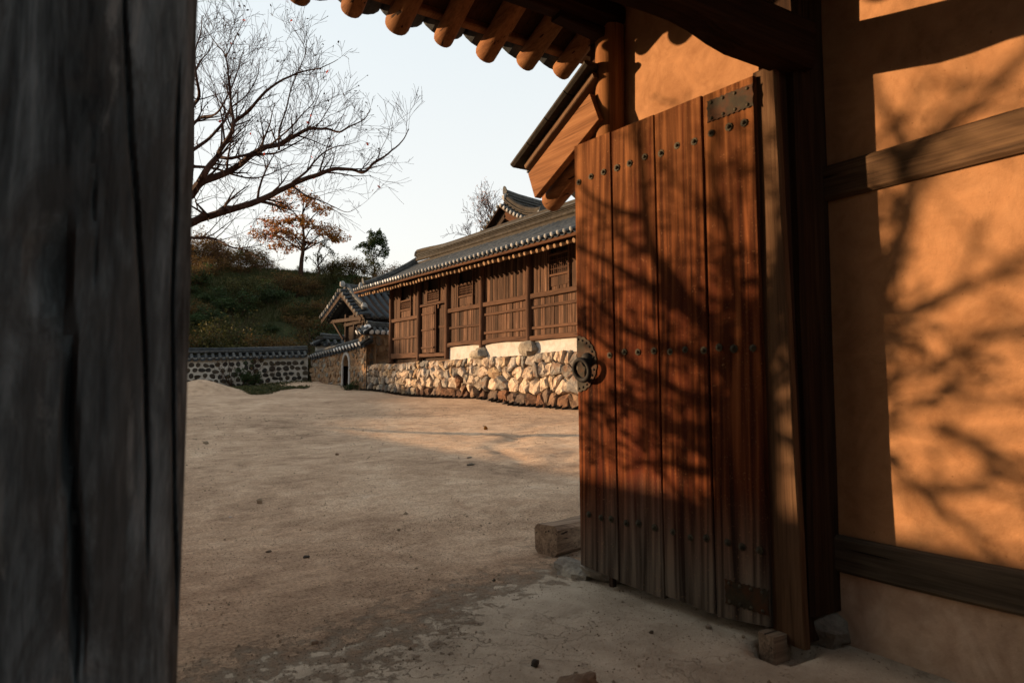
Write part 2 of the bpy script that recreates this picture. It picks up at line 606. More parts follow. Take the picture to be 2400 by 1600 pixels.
M['stone_tan'] = stone('tan_granite', [(0.3906, 0.3135, 0.2392), (0.2790, 0.2375, 0.1924), (0.4650, 0.3705, 0.2808), (0.2046, 0.1900, 0.1716), (0.3720, 0.2945, 0.2080), (0.1581, 0.1568, 0.1508), (0.4371, 0.3515, 0.2704), (0.2883, 0.2090, 0.1300), (0.3348, 0.3040, 0.2704), (0.1209, 0.1092, 0.0988)], (0.1395, 0.0760, 0.0437))
M['stone_red'] = stone('rust_stained_granite', [(0.1365, 0.0708, 0.0385), (0.1001, 0.0487, 0.0270), (0.1547, 0.0934, 0.0578), (0.1092, 0.0771, 0.0578), (0.0819, 0.0406, 0.0231), (0.1729, 0.1137, 0.0732), (0.1229, 0.0568, 0.0286)], (0.0410, 0.0186, 0.0110))
M['stone_clay'] = stone('ochre_fieldstone', [(0.2592, 0.1670, 0.0979), (0.2189, 0.1440, 0.0922), (0.2880, 0.2016, 0.1267), (0.1498, 0.1267, 0.1037), (0.2419, 0.1786, 0.1210)], (0.1728, 0.0922, 0.0461))
M['stone_dark'] = stone('dark_river_stone', [(0.0382, 0.0357, 0.0316), (0.0561, 0.0469, 0.0357), (0.0281, 0.0265, 0.0245), (0.0714, 0.0587, 0.0433), (0.0459, 0.0382, 0.0306)])
M['stone_grey'] = stone('grey_granite', [(0.2250, 0.2063, 0.1762), (0.1800, 0.1650, 0.1425), (0.2475, 0.2250, 0.1875)], (0.1275, 0.1050, 0.0825))
M['stone_pebble'] = stone('pebble', [(0.2200, 0.1700, 0.1200), (0.1000, 0.0800, 0.0600), (0.3200, 0.2600, 0.2000), (0.0500, 0.0450, 0.0400), (0.1800, 0.1200, 0.0800)])


def tile_mat(name, c0, c1, c2, lich=None, var=0.4, rough=0.6):
    m, nt, b = mat_new(name)
    v = coords(nt, True)
    n1 = noise(nt, v, 6, 6, 0.65)
    n2 = noise(nt, v, 50, 3, 0.6)
    col = ramp(nt, math_(nt, 'ADD', math_(nt, 'MULTIPLY', n1, 0.65), math_(nt, 'MULTIPLY', n2, 0.35)), [(0.34, c0), (0.5, c1), (0.66, c2)])
    if lich:
        lf = ramp(nt, noise(nt, v, 11, 5, 0.7), [(0.56, (0, 0, 0)), (0.63, (1, 1, 1))])
        col = mixc(nt, math_(nt, 'MULTIPLY', lf, 0.6), col, lich)
    if var:
        col = vary(nt, col, var)
    nt.links.new(col, b.inputs['Base Color'])
    b.inputs['Roughness'].default_value = 0.85
    b.inputs['Specular IOR Level'].default_value = 0.12
    bump(nt, b, math_(nt, 'ADD', n1, math_(nt, 'MULTIPLY', n2, 0.3)), 0.35, 0.01)
    return m


M['tile'] = tile_mat('dark_clay_tile', (0.0313, 0.0330, 0.0342), (0.0626, 0.0652, 0.0657), (0.1096, 0.1089, 0.1035), (0.1566, 0.1361, 0.0990))
M['tile_ridge'] = tile_mat('weathered_ridge_tile', (0.0164, 0.0135, 0.0106), (0.0309, 0.0254, 0.0192), (0.0445, 0.0366, 0.0275), (0.0542, 0.0471, 0.0348))
M['tile_pan'] = tile_mat('pan_tile', (0.0187, 0.0213, 0.0238), (0.0357, 0.0399, 0.0442), (0.0595, 0.0638, 0.0680), None)
M['lime_end'] = tile_mat('lime_tile_end', (0.1514, 0.1485, 0.1456), (0.2330, 0.2300, 0.2213), (0.3028, 0.2970, 0.2854), None, var=0.5, rough=0.9)
M['lime_white'] = tile_mat('white_lime_end', (0.62, 0.61, 0.60), (0.72, 0.71, 0.70), (0.80, 0.79, 0.78), None, var=0.15, rough=0.9)
M['roof_clay'] = plaster('roof_bedding_clay', (0.0660, 0.0360, 0.0210), (0.0960, 0.0540, 0.0300), (0.1200, 0.0720, 0.0420), grain=50, bmp=0.5)


def metal(name, c0, c1, rough=0.55, rust=None):
    m, nt, b = mat_new(name)
    v = coords(nt, True)
    n1 = noise(nt, v, 22, 6, 0.7)
    col = ramp(nt, n1, [(0.35, c0), (0.65, c1)])
    if rust:
        rf = ramp(nt, noise(nt, v, 9, 5, 0.7), [(0.45, (0, 0, 0)), (0.6, (1, 1, 1))])
        col = mixc(nt, rf, col, rust)
    nt.links.new(col, b.inputs['Base Color'])
    b.inputs['Metallic'].default_value = 0.1
    b.inputs['Roughness'].default_value = max(rough, 0.7)
    b.inputs['Specular IOR Level'].default_value = 0.12
    bump(nt, b, n1, 0.5, 0.003)
    return m


M['iron'] = metal('black_iron', (0.0108, 0.0096, 0.0090), (0.0300, 0.0270, 0.0240), 0.5)
M['iron_plate'] = metal('tarnished_iron_plate', (0.0124, 0.0096, 0.0055), (0.0275, 0.0206, 0.0110), 0.5, (0.0440, 0.0165, 0.0055))
M['iron_stud'] = metal('tarnished_stud', (0.0220, 0.0182, 0.0121), (0.0605, 0.0495, 0.0303), 0.6)


def leaf_mat(name, cols, trans=0.35):
    m, nt, b = mat_new(name)
    gi = N(nt, 'ShaderNodeNewGeometry')
    v = coords(nt, False)
    n1 = noise(nt, v, 0.7, 3, 0.6)
    n2 = gi.outputs['Random Per Island']
    f = math_(nt, 'ADD', math_(nt, 'MULTIPLY', n1, 0.55), math_(nt, 'MULTIPLY', n2, 0.5))
    k = len(cols)
    col = ramp(nt, f, [(0.2 + 0.6 * i / (k - 1), c) for i, c in enumerate(cols)])
    nt.links.new(col, b.inputs['Base Color'])
    b.inputs['Roughness'].default_value = 0.7
    b.inputs['Specular IOR Level'].default_value = 0.15
    tr = N(nt, 'ShaderNodeBsdfTranslucent')
    nt.links.new(col, tr.inputs['Color'])
    mx = N(nt, 'ShaderNodeMixShader')
    mx.inputs[0].default_value = trans
    nt.links.new(b.outputs[0], mx.inputs[1])
    nt.links.new(tr.outputs[0], mx.inputs[2])
    out = nt.nodes['Material Output']
    nt.links.new(mx.outputs[0], out.inputs[0])
    return m


M['leaf_orange'] = leaf_mat('autumn_orange_leaf', [(0.1139, 0.0528, 0.0144), (0.2691, 0.0880, 0.0200), (0.2070, 0.1144, 0.0240), (0.3519, 0.1320, 0.0280)], 0.5)
M['leaf_red'] = leaf_mat('red_leaf', [(0.30, 0.03, 0.015), (0.42, 0.06, 0.02)], 0.5)
M['leaf_green'] = leaf_mat('dark_green_leaf', [(0.0144, 0.0256, 0.0112), (0.0280, 0.0480, 0.0160), (0.0480, 0.0640, 0.0200)], 0.3)
M['leaf_olive'] = leaf_mat('olive_leaf', [(0.0180, 0.0209, 0.0070), (0.0360, 0.0372, 0.0114), (0.0585, 0.0535, 0.0154), (0.0855, 0.0698, 0.0198)], 0.4)
M['leaf_brown'] = leaf_mat('russet_leaf', [(0.0450, 0.0300, 0.0126), (0.0975, 0.0525, 0.0175), (0.1275, 0.0825, 0.0245)], 0.4)
M['leaf_rose'] = leaf_mat('dusty_pink_leaf', [(0.25, 0.13, 0.09), (0.36, 0.2, 0.14)], 0.4)
M['grass'] = leaf_mat('hill_grass', [(0.0176, 0.0272, 0.0096), (0.0360, 0.0440, 0.0144), (0.0600, 0.0600, 0.0224), (0.0880, 0.0760, 0.0360)], 0.3)
M['bark'] = wood('bark', (0.0176, 0.0091, 0.0059), (0.0400, 0.0210, 0.0143), (0.0720, 0.0406, 0.0273), 'z', 10, bmp=0.8, var=0.0, crack=False)
M['twig'] = wood('twig_bark', (0.0160, 0.0074, 0.0050), (0.0360, 0.0174, 0.0121), (0.0640, 0.0310, 0.0220), 'z', 10, bmp=0.1, var=0.0, crack=False)
# ------------------------------------------------------------------ ground
CTRL = [(-6, -6, 0), (0, 0, 0), (4, 0, 0), (2.7, 3.2, 0), (0, 3.5, 0), (-4, 4, 0), (8, 3, 0.1), (4, 7.5, 0.20), (4.2, 5.2, 0.14), (-3, 10, 0.12), (11.3, 10, 0.33), (11.3, 14.9, 0.42), (11.3, 23, 0.60),
        (11.3, 32.7, 0.80), (11.2, 36, 0.98), (11.2, 41.3, 1.25), (3, 16, 0.34), (-6, 20, 0.38), (4.4, 41.5, 0.72), (-6, 41.5, 0.60), (6, 30, 0.62), (8, 36, 0.85), (0, 30, 0.5), (16, 20, 0.8), (20, 40, 1.6)]


def smooth(a, b, x):
    t = min(1, max(0, (x - a) / (b - a)))
    return t * t * (3 - 2 * t)


def hill_h(x, y):
    q = math.hypot(max(-9 - x, 0), max(y - 43.5, 0))
    if q <= 0:
        return 0.0
    s = x + y
    t = (x - y) / 1.41421
    full = 11.2 * smooth(0, 30, q) * (1 + 0.10 * mnoise.noise(Vector((x * 0.06, y * 0.06, 2)))) + 0.5 * mnoise.noise(Vector((x * 0.2, y * 0.2, 5))) * smooth(0, 8, q)
    if x > 0:
        full += 1.2 * smooth(20, 45, x)
    cap = min(7.2, 0.30 + 0.1566 * (-9.7 - t)) + 0.18 * mnoise.noise(Vector((s * 0.5, 3, 1)))
    w = smooth(44, 60, s)
    low = max(min(full, cap), 0)
    return low * (1 - w) + full * w


def gz(x, y):
    ws = zs = 0.0
    for a, b, c in CTRL:
        d2 = (x - a) ** 2 + (y - b) ** 2 + 0.3
        w = 1.0 / (d2 * d2)
        ws += w
        zs += w * c
    return zs / ws


def ground_z(x, y, fine=True):
    z = gz(x, y) + hill_h(x, y)
    if fine:
        a = smooth(3.2, 7, y)
        z += 0.012 * a * mnoise.noise(Vector((x * 0.9, y * 0.9, 0)))
        z += 0.022 * a * mnoise.noise(Vector((x * 0.28, y * 0.28, 7)))
        z += 0.011 * mnoise.noise(Vector((x * 4.5, y * 4.5, 3))) * (0.25 + 0.75 * a) + 0.006 * mnoise.noise(Vector((x * 11, y * 11, 6))) * (0.15 + 0.85 * a) + 0.014 * a * mnoise.noise(Vector((x * 1.9, y * 2.6, 11)))
        # washed-out runnels that cross the yard
        for (ox, oy, dx, dy, wd, amp) in ((4.6, 7.6, 0.55, 0.83, 0.16, 0.022), (6.0, 9.6, 0.70, 0.71, 0.2, 0.022)):
            rx, ry = x - ox, y - oy
            al = rx * dx + ry * dy
            pe = rx * dy - ry * dx + 0.25 * math.sin(al * 1.3)
            if -2.5 < al < 4:
                z -= amp * math.exp(-(pe / wd) ** 2) * smooth(-2.5, -1, al) * (1 - smooth(2.5, 4, al))
        # low earth mound by the far wall
        z += 0.62 * math.exp(-(((x - 4.1) / 1.3) ** 2 + ((y - 33.5) / 1.6) ** 2))
        z += 0.20 * math.exp(-(((x - 9.8) / 1.6) ** 2 + ((y - 37.5) / 2.0) ** 2))
        # pivot hole beside the door jamb
        d = math.hypot((x - 2.47) * 0.8, y - 1.885)
        z -= 0.055 * (1 - smooth(0.10, 0.125, d))
    return z


def axis(dense0, dense1, step, lo, hi, g=1.045):
    a = list(np.arange(dense0, dense1, step))
    s = step
    x = dense0
    left = []
    while x > lo:
        s *= g
        x -= s
        left.append(x)
    s = step
    x = a[-1]
    right = []
    while x < hi:
        s *= g
        x += s
        right.append(x)
    return left[::-1] + a + right


XS = axis(0.0, 4.2, 0.035, -700, 900, 1.03)
YS = axis(1.2, 5.0, 0.035, -400, 900, 1.018)
nx, ny = len(XS), len(YS)
gv = []
for y in YS:
    for x in XS:
        gv.append((x, y, ground_z(x, y)))
gf = [(j * nx + i, j * nx + i + 1, (j + 1) * nx + i + 1, (j + 1) * nx + i) for j in range(ny - 1) for i in range(nx - 1)]


def ground_mat():
    m, nt, b = mat_new('yard_earth')
    tc = nt.nodes.new('ShaderNodeTexCoord')
    P = tc.outputs['Object']
    sx = nt.nodes.new('ShaderNodeSeparateXYZ')
    nt.links.new(P, sx.inputs[0])
    X, Y = sx.outputs['X'], sx.outputs['Y']
    big = noise(nt, P, 0.55, 6, 0.6, 0.6)
    med = noise(nt, P, 3.2, 6, 0.65, 0.4)
    fin = noise(nt, P, 55, 4, 0.7)
    gr = noise(nt, P, 210, 2, 0.6)
    g = math_(nt, 'ADD', math_(nt, 'MULTIPLY', big, 0.5), math_(nt, 'MULTIPLY', med, 0.5))
    sand = ramp(nt, g, [(0.34, (0.27, 0.180, 0.120)), (0.48, (0.47, 0.325, 0.218)), (0.60, (0.59, 0.430, 0.30)), (0.7, (0.64, 0.495, 0.375))])
    sand = mixc(nt, 0.85, sand, ramp(nt, fin, [(0.34, (0.48, 0.44, 0.40)), (0.5, (0.95, 0.95, 0.95)), (0.66, (1.2, 1.18, 1.15))]), 'MULTIPLY')
    sand = mixc(nt, 0.8, sand, ramp(nt, gr, [(0.30, (0.4, 0.36, 0.32)), (0.42, (1, 1, 1)), (0.75, (1.25, 1.22, 1.2))]), 'MULTIPLY')
    stv = nt.nodes.new('ShaderNodeMapping')
    stv.inputs['Rotation'].default_value = (0, 0, -0.55)
    stv.inputs['Scale'].default_value = (1, 2.2, 1)
    nt.links.new(P, stv.inputs[0])
    stn = noise(nt, stv.outputs[0], 3.4, 9, 0.76, 1.0)
    sand = mixc(nt, 0.6, sand, ramp(nt, stn, [(0.34, (0.55, 0.50, 0.46)), (0.5, (0.98, 0.98, 0.98)), (0.66, (1.22, 1.2, 1.18))]), 'MULTIPLY')
    # trodden lime-earth floor under the gate roof
    conc = ramp(nt, med, [(0.35, (0.33, 0.265, 0.195)), (0.55, (0.47, 0.385, 0.29)), (0.7, (0.54, 0.45, 0.345))])
    conc = mixc(nt, 0.5, conc, ramp(nt, gr, [(0.3, (0.6, 0.58, 0.55)), (0.5, (1, 1, 1))]), 'MULTIPLY')
    # cracks
    vv = N(nt, 'ShaderNodeTexVoronoi', feature='DISTANCE_TO_EDGE')
    vv.inputs['Scale'].default_value = 2.3
    vm = nt.nodes.new('ShaderNodeVectorMath')
    vm.operation = 'ADD'
    nn = N(nt, 'ShaderNodeTexNoise')
    nn.inputs['Scale'].default_value = 3.5
    nn.inputs['Detail'].default_value = 7
    nt.links.new(P, nn.inputs['Vector'])
    nt.links.new(P, vm.inputs[0])
    nt.links.new(nn.outputs['Color'], vm.inputs[1])
    nt.links.new(vm.outputs[0], vv.inputs['Vector'])
    cmask = ramp(nt, noise(nt, P, 1.1, 3), [(0.42, (0, 0, 0)), (0.55, (1, 1, 1))])
    crk = ramp(nt, vv.outputs['Distance'], [(0.0, (1, 1, 1)), (0.009, (0, 0, 0))])
    crk = math_(nt, 'MULTIPLY', crk, cmask)
    conc = mixc(nt, math_(nt, 'MULTIPLY', crk, 0.5), conc, (0.17, 0.12, 0.08))
    # mask: y < edge with a frayed outline
    e1 = noise(nt, P, 1.3, 2, 0.5)
    e2 = noise(nt, P, 9.0, 8, 0.72)
    e = math_(nt, 'ADD', math_(nt, 'MULTIPLY', e1, 0.9), math_(nt, 'MULTIPLY', e2, 2.6))
    f = math_(nt, 'SUBTRACT', Y, math_(nt, 'MULTIPLY', X, 0.40))
    f = math_(nt, 'ADD', f, e)
    mr = N(nt, 'ShaderNodeMapRange')
    mr.inputs['From Min'].default_value = 4.05
    mr.inputs['From Max'].default_value = 4.5
    nt.links.new(f, mr.inputs['Value'])
    col = mixc(nt, mr.outputs[0], conc, sand)
    # grit specks
    vo = N(nt, 'ShaderNodeTexVoronoi')
    vo.inputs['Scale'].default_value = 34
    nt.links.new(P, vo.inputs['Vector'])
    spk = ramp(nt, vo.outputs['Distance'], [(0.12, (1, 1, 1)), (0.2, (0, 0, 0))])
    spm = ramp(nt, noise(nt, P, 5, 5, 0.7), [(0.42, (0, 0, 0)), (0.54, (1, 1, 1))])
    col = mixc(nt, math_(nt, 'MULTIPLY', math_(nt, 'MULTIPLY', spk, spm), 0.75), col, (0.13, 0.085, 0.055))
    # earth under the hillside and beyond the walls
    hq = math_(nt, 'MAXIMUM', math_(nt, 'SUBTRACT', Y, 42.0), math_(nt, 'SUBTRACT', -8.0, X))
    hf = N(nt, 'ShaderNodeMapRange')
    hf.inputs['From Min'].default_value = -0.4
    hf.inputs['From Max'].default_value = 0.6
    nt.links.new(math_(nt, 'ADD', hq, med), hf.inputs['Value'])
    hn = noise(nt, P, 0.35, 7, 0.65, 0.8)
    hill = ramp(nt, hn, [(0.34, (0.022, 0.026, 0.012)), (0.5, (0.045, 0.05, 0.02)), (0.62, (0.085, 0.07, 0.035)), (0.72, (0.12, 0.10, 0.06))])
    hill = mixc(nt, 0.8, hill, ramp(nt, noise(nt, P, 4, 6, 0.75), [(0.35, (0.4, 0.4, 0.4)), (0.65, (1.3, 1.3, 1.3))]), 'MULTIPLY')
    col = mixc(nt, hf.outputs[0], col, hill)
    nt.links.new(col, b.inputs['Base Color'])
    b.inputs['Roughness'].default_value = 0.95
    b.inputs['Specular IOR Level'].default_value = 0.1
    h = math_(nt, 'ADD', math_(nt, 'MULTIPLY', fin, 0.5), math_(nt, 'MULTIPLY', med, 0.9))
    h = math_(nt, 'ADD', h, math_(nt, 'MULTIPLY', gr, 0.22))
    h = math_(nt, 'ADD', h, math_(nt, 'MULTIPLY', stn, 0.55))
    h2 = math_(nt, 'SUBTRACT', math_(nt, 'MULTIPLY', h, 0.35), math_(nt, 'MULTIPLY', crk, 0.3))
    mh = nt.nodes.new('ShaderNodeMix')
    nt.links.new(mr.outputs[0], mh.inputs[0])
    nt.links.new(h2, mh.inputs[2])
    nt.links.new(h, mh.inputs[3])
    bump(nt, b, mh.outputs[0], 1.0, 0.045)
    return m


gm = bpy.data.meshes.new('ground')
gm.from_pydata(gv, [], gf)
gm.polygons.foreach_set('use_smooth', [True] * len(gm.polygons))
gm.materials.append(ground_mat())
ground = bpy.data.objects.new('ground', gm)
C.objects.link(ground)
ground['kind'] = 'structure'
# ------------------------------------------------------------------ gatehouse (frame, roof) 
WX = 2.75
gate = root('gatehouse', 'timber entrance gatehouse overhead with round rafters and dark lintel, framing the view', 'gatehouse', (1.2, 1.85, 0))
# right gatepost and jamb
MB().beam((2.68, 1.875, 0.14), (2.67, 1.885, 3.95), 0.24, 0.14, up=(0, 1, 0), n=12, jit=0.006).build('gatepost', M['wood_gate'], gate)


def jamb():
    mb = MB()
    n = 16
    vs, fs = [], []
    for k in range(n + 1):
        t = k / n
        z = 0.022 + 2.46 * t
        x0, x1 = 2.50 - 0.030 * t, 2.532 - 0.030 * t
        y0 = 1.802 + 0.060 * t + 0.004 * mnoise.noise(Vector((0, 1, z * 3)))
        y1 = 1.955
        c = 0.006
        for p in ((x0 + c, y0), (x1, y0), (x1, y1), (x0, y1), (x0, y0 + c)):
            vs.append((p[0] + 0.003 * mnoise.noise(Vector((p[1] * 9, p[0] * 9, z * 2.5))), p[1], z))
    for k in range(n):
        for j in range(5):
            jj = (j + 1) % 5
            fs.append((k * 5 + j, k * 5 + jj, k * 5 + 5 + jj, k * 5 + 5 + j))
    fs.append((4, 3, 2, 1, 0))
    fs.append(tuple(range(n * 5, n * 5 + 5)))
    return mb.add(vs, fs)


jamb().build('jamb', M['wood_jamb'], gate)
MB().beam((2.60, 1.895, 0.03), (2.575, 1.93, 2.50), 0.165, 0.13, up=(0, 1, 0), cham=0.05, n=8, jit=0.003).build('gatepost', M['wood_gate'], gate)
# left post, close to the lens: big weathered timber with drying cracks
CRACKS = [  # (half width, depth, [(x, z) ...])
    (0.0075, 0.07, [(-0.078, 2.2), (-0.076, 1.785), (-0.063, 1.628), (-0.066, 1.47), (-0.048, 1.317), (-0.040, 1.163), (-0.032, 1.011), (-0.019, 0.859), (-0.011, 0.672), (-0.008, 0.55)]),
    (0.0035, 0.03, [(0.024, 1.95), (0.028, 1.817), (0.044, 1.57), (0.062, 1.409), (0.081, 1.166), (0.095, 0.926), (0.098, 0.75)]),
    (0.003, 0.025, [(0.128, 1.75), (0.128, 1.587), (0.126, 1.25), (0.139, 0.923), (0.155, 0.602)]),
    (0.003, 0.02, [(-0.13, 1.75), (-0.125, 1.614), (-0.124, 1.40)]),
    (0.0035, 0.03, [(-0.067, 0.938), (-0.06, 0.8), (-0.054, 0.6)]),
    (0.003, 0.02, [(0.0, 0.80), (0.001, 0.707), (0.004, 0.55)]),
    (0.0025, 0.02, [(-0.02, 1.60), (-0.008, 1.40), (-0.002, 1.25)]),
]


def cracked_post():
    mb = MB()
    cx, cy, hw, hd = -0.112, 1.62, 0.275, 0.19
    nZ = 150
    angs = []
    for i in range(420):
        angs.append(PI + PI * i / 420)          # the side towards the viewer, densely
    for i in range(40):
        angs.append(PI * i / 40)
    nA = len(angs)
    vs, fs = [], []
    for k in range(nZ + 1):
        z = 0.12 + 3.9 * k / nZ
        for a in angs:
            ca, sa = math.cos(a), math.sin(a)
            e = 0.30
            x = hw * math.copysign(abs(ca) ** e, ca)
            y = hd * math.copysign(abs(sa) ** e, sa)
            px, py = cx + x, cy + y
            n = mnoise.noise(Vector((px * 6, py * 6, z * 0.8))) * 0.010 + mnoise.noise(Vector((px * 40, py * 40, z * 2.0))) * 0.0025
            if sa < 0:
                for (w0, dp, pts) in CRACKS:
                    if z > pts[0][1] or z < pts[-1][1]:
                        continue
                    for q in range(len(pts) - 1):
                        if pts[q][1] >= z >= pts[q + 1][1]:
                            t = (pts[q][1] - z) / (pts[q][1] - pts[q + 1][1])
                            xc = pts[q][0] * (1 - t) + pts[q + 1][0] * t
                            break
                    xc += 0.003 * mnoise.noise(Vector((w0 * 900, 2, z * 7)))
                    en = min(1.0, (pts[0][1] - z) / 0.15, (z - pts[-1][1]) / 0.15)
                    ww = w0 * (0.45 + 0.55 * max(en, 0)) * (1 + 0.35 * mnoise.noise(Vector((9, w0 * 70, z * 4))))
                    if abs(px - xc) < ww * 3:
                        py += dp * max(en, 0) * math.exp(-((px - xc) / ww) ** 2)
            vs.append((px + n * ca, py + n * sa, z))
    for k in range(nZ):
        for i in range(nA):
            j = (i + 1) % nA
            fs.append((k * nA + i, k * nA + j, (k + 1) * nA + j, (k + 1) * nA + i))
    mb.add(vs, fs)
    return mb


cracked_post().build('gatepost', M['wood_weathered'], gate, smooth=True, label='grey weathered post with long drying cracks')
MB().box((-0.45, 1.38, -0.02), (0.25, 1.86, 0.12)).build('base_stone', M['stone_grey'], gate)


def rough_stone(c, sx, sy, sz, seed, n=10, m_=7, flat=0.0):
    """lumpy closed stone"""
    mb = MB()
    vs, fs = [], []
    r_ = random.Random(seed)
    o_ = Vector((r_.random() * 50, r_.random() * 50, r_.random() * 50))
    for j in range(1, m_):
        th = PI * j / m_
        for i in range(n):
            ph = 2 * PI * i / n
            d = Vector((math.sin(th) * math.cos(ph), math.sin(th) * math.sin(ph), math.cos(th)))
            k = 1 + 0.42 * mnoise.noise(d * 1.3 + o_) + 0.22 * mnoise.noise(d * 3.1 + o_)
            d2 = Vector([math.copysign(abs(q) ** 0.92, q) for q in d]) * k
            vs.append((c[0] + d2.x * sx, c[1] + d2.y * sy, c[2] + d2.z * sz))
    top = len(vs)
    vs.append((c[0], c[1], c[2] + sz))
    vs.append((c[0], c[1], c[2] - sz))
    for j in range(m_ - 2):
        for i in range(n):
            k = (i + 1) % n
            fs.append((j * n + i, (j + 1) * n + i, (j + 1) * n + k, j * n + k))
    for i in range(n):
        k = (i + 1) % n
        fs.append((top, i, k))
        fs.append((top + 1, (m_ - 2) * n + k, (m_ - 2) * n + i))
    return mb.add(vs, fs)


rough_stone((2.72, 1.90, 0.06), 0.13, 0.16, 0.085, 5, 14, 9).build('base_stone', M['stone_grey'], gate, smooth=True)


def lintel():
    mb = MB()
    n = 30
    prof = [(1.775, 0.0), (1.885, 0.0), (1.905, 0.025), (1.905, 0.16), (1.885, 0.185), (1.775, 0.185), (1.755, 0.16), (1.755, 0.025)]
    vs, fs = [], []
    for k in range(n + 1):
        x = -0.6 + 3.215 * k / n
        low = 0.035 * smooth(1.85, 2.2, x) - 0.02 * smooth(1.0, 1.9, x) * (1 - smooth(1.9, 2.2, x))
        for y, h in prof:
            z = 2.495 + h - (low if h < 0.1 else 0)
            p = Vector((x, y, z))
            vs.append(p + wob(p, 2.5, 0.006))
    for k in range(n):
        for i in range(8):
            j = (i + 1) % 8
            fs.append((k * 8 + i, k * 8 + 8 + i, k * 8 + 8 + j, k * 8 + j))
    fs.append(tuple(range(8)))
    fs.append(tuple(range(n * 8 + 7, n * 8 - 1, -1)))
    return mb.add(vs, fs)


lintel().build('lintel', M['wood_gate_x'], gate)
MB().beam((-0.9, 3.08, 3.29), (2.9, 3.08, 3.29), 0.18, 0.18, cham=0.3, n=8, jit=0.006).build('purlin', M['wood_gate_x'], gate)
MB().beam((-0.9, 1.82, 3.75), (2.9, 1.82, 3.75), 0.20, 0.24, cham=0.3, n=8, jit=0.006).build('purlin', M['wood_gate_x'], gate)
MB().beam((-0.9, 0.55, 3.22), (2.9, 0.55, 3.22), 0.20, 0.20, cham=0.3, n=8, jit=0.006).build('purlin', M['wood_gate_x'], gate)
for x in (-0.1,):
    MB().beam((x, 0.4, 3.02), (x, 3.12, 3.02), 0.16, 0.20, cham=0.2, n=6, jit=0.006).build('tie_beam', M['wood_gate_x'], gate)
# round back post (lit from the left)
pp = [(2.578 + 0.004 * math.sin(k * 1.7), 3.08, 0.1 + 3.12 * k / 12) for k in range(13)]
MB().tube(pp, [0.09 + 0.003 * math.sin(k * 2.3) for k in range(13)], 20).build('round_post', M['wood_post'], gate, smooth=True)
rough_stone((2.60, 3.08, 0.05), 0.19, 0.19, 0.09, 8, 14, 9).build('base_stone', M['stone_grey'], gate, smooth=True)
for i, sx_ in enumerate((2.48,)):
    MB().beam((2.50, 3.08, 3.17), (2.18, 3.08, 3.20), 0.09, 0.06, n=2).build('bracket', M['wood_gate_x'], gate)

# rafters, back slope (towards the yard) and front slope
tipY, tipZ, slope = 3.70, 3.215, 0.40
for side in (1, -1):
    for i in range(13):
        x = 2.655 - 0.2945 * i
        r_ = 0.067 + rnd.uniform(-0.006, 0.009)
        ty = tipY + rnd.uniform(-0.03, 0.03) if side == 1 else -0.05
        
        z0 = tipZ + rnd.uniform(-0.01, 0.01)
        sk = rnd.uniform(-0.02, 0.02)
        L = 1.92
        pts, rr = [], []
        for k in range(9):
            t = k / 8
            yy = ty - side * L * t
            pts.append((x + sk * t + 0.006 * math.sin(5 * t + i), yy, z0 + slope * L * t + 0.008 * math.sin(4 * t + i * 2)))
            rr.append(r_ * (0.97 + 0.08 * t))
        rr[0] *= 0.93
        pts.insert(1, tuple(Vector(pts[0]).lerp(Vector(pts[1]), 0.06)))
        rr.insert(1, r_ * 0.985)
        MB().tube(pts, rr, 16).build('rafter', M['wood_rafter'], gate, smooth=True)
# boards above the rafters and the fascia carrying the eave tiles
for side in (1, -1):
    for k in range(6):
        y0 = (3.62 - 0.32 * k) if side == 1 else (0.02 + 0.32 * k)
        y1 = y0 - side * 0.316
        zb = lambda y: tipZ + 0.088 + slope * ((tipY - y) if side == 1 else (y + 0.05))
        MB().add([(-1.0, y0, zb(y0)), (3.3, y0, zb(y0)), (3.3, y1, zb(y1)), (-1.0, y1, zb(y1)),
                  (-1.0, y0, zb(y0) + .025), (3.3, y0, zb(y0) + .025), (3.3, y1, zb(y1) + .025), (-1.0, y1, zb(y1) + .025)],
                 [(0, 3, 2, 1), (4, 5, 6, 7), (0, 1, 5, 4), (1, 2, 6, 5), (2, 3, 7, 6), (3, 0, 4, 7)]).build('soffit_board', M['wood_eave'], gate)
    yf = 3.64 if side == 1 else 0.01
    MB().beam((-1.0, yf, tipZ + 0.135), (3.3, yf, tipZ + 0.135), 0.07, 0.085, n=6, jit=0.004).build('eave_board', M['wood_rafter'], gate)
# tiles of the gate roof: pan tiles between round rows
for side in (1, -1):
    for i in range(14):
        x = 2.66 - 0.28 * i
        y0 = 3.83 if side == 1 else -0.20
        z0 = tipZ + 0.15
        y1 = 1.87 if side == 1 else 1.77
        z1 = z0 + 0.80
        MB().arch((x, y0, z0 + 0.045), (x, y1, z1 + 0.045), (0, 0, -1), 0.155, 0.02, a0=0.3, a1=PI - 0.3, n=9).build('pan_tile_row', M['tile_pan'], gate)
        MB().arch((x - .14, y0 - side * .02, z0 + 0.02), (x - .14, y1, z1 + 0.02), (0, 0, 1), 0.075, 0.016, n=8).build('round_tile_row', M['tile'], gate)
MB().beam((-1.1, 1.82, 4.28), (2.85, 1.82, 4.28), 0.26, 0.34, cham=0.3, n=4).build('ridge', M['tile_ridge'], gate)

# ------------------------------------------------------------------ right wing: ochre wall with timber rails
wing = root('gate_wing', 'ochre plastered side wall right of the gate with two timber rails and tree shadows', 'wall', (WX, 1.0, 0))


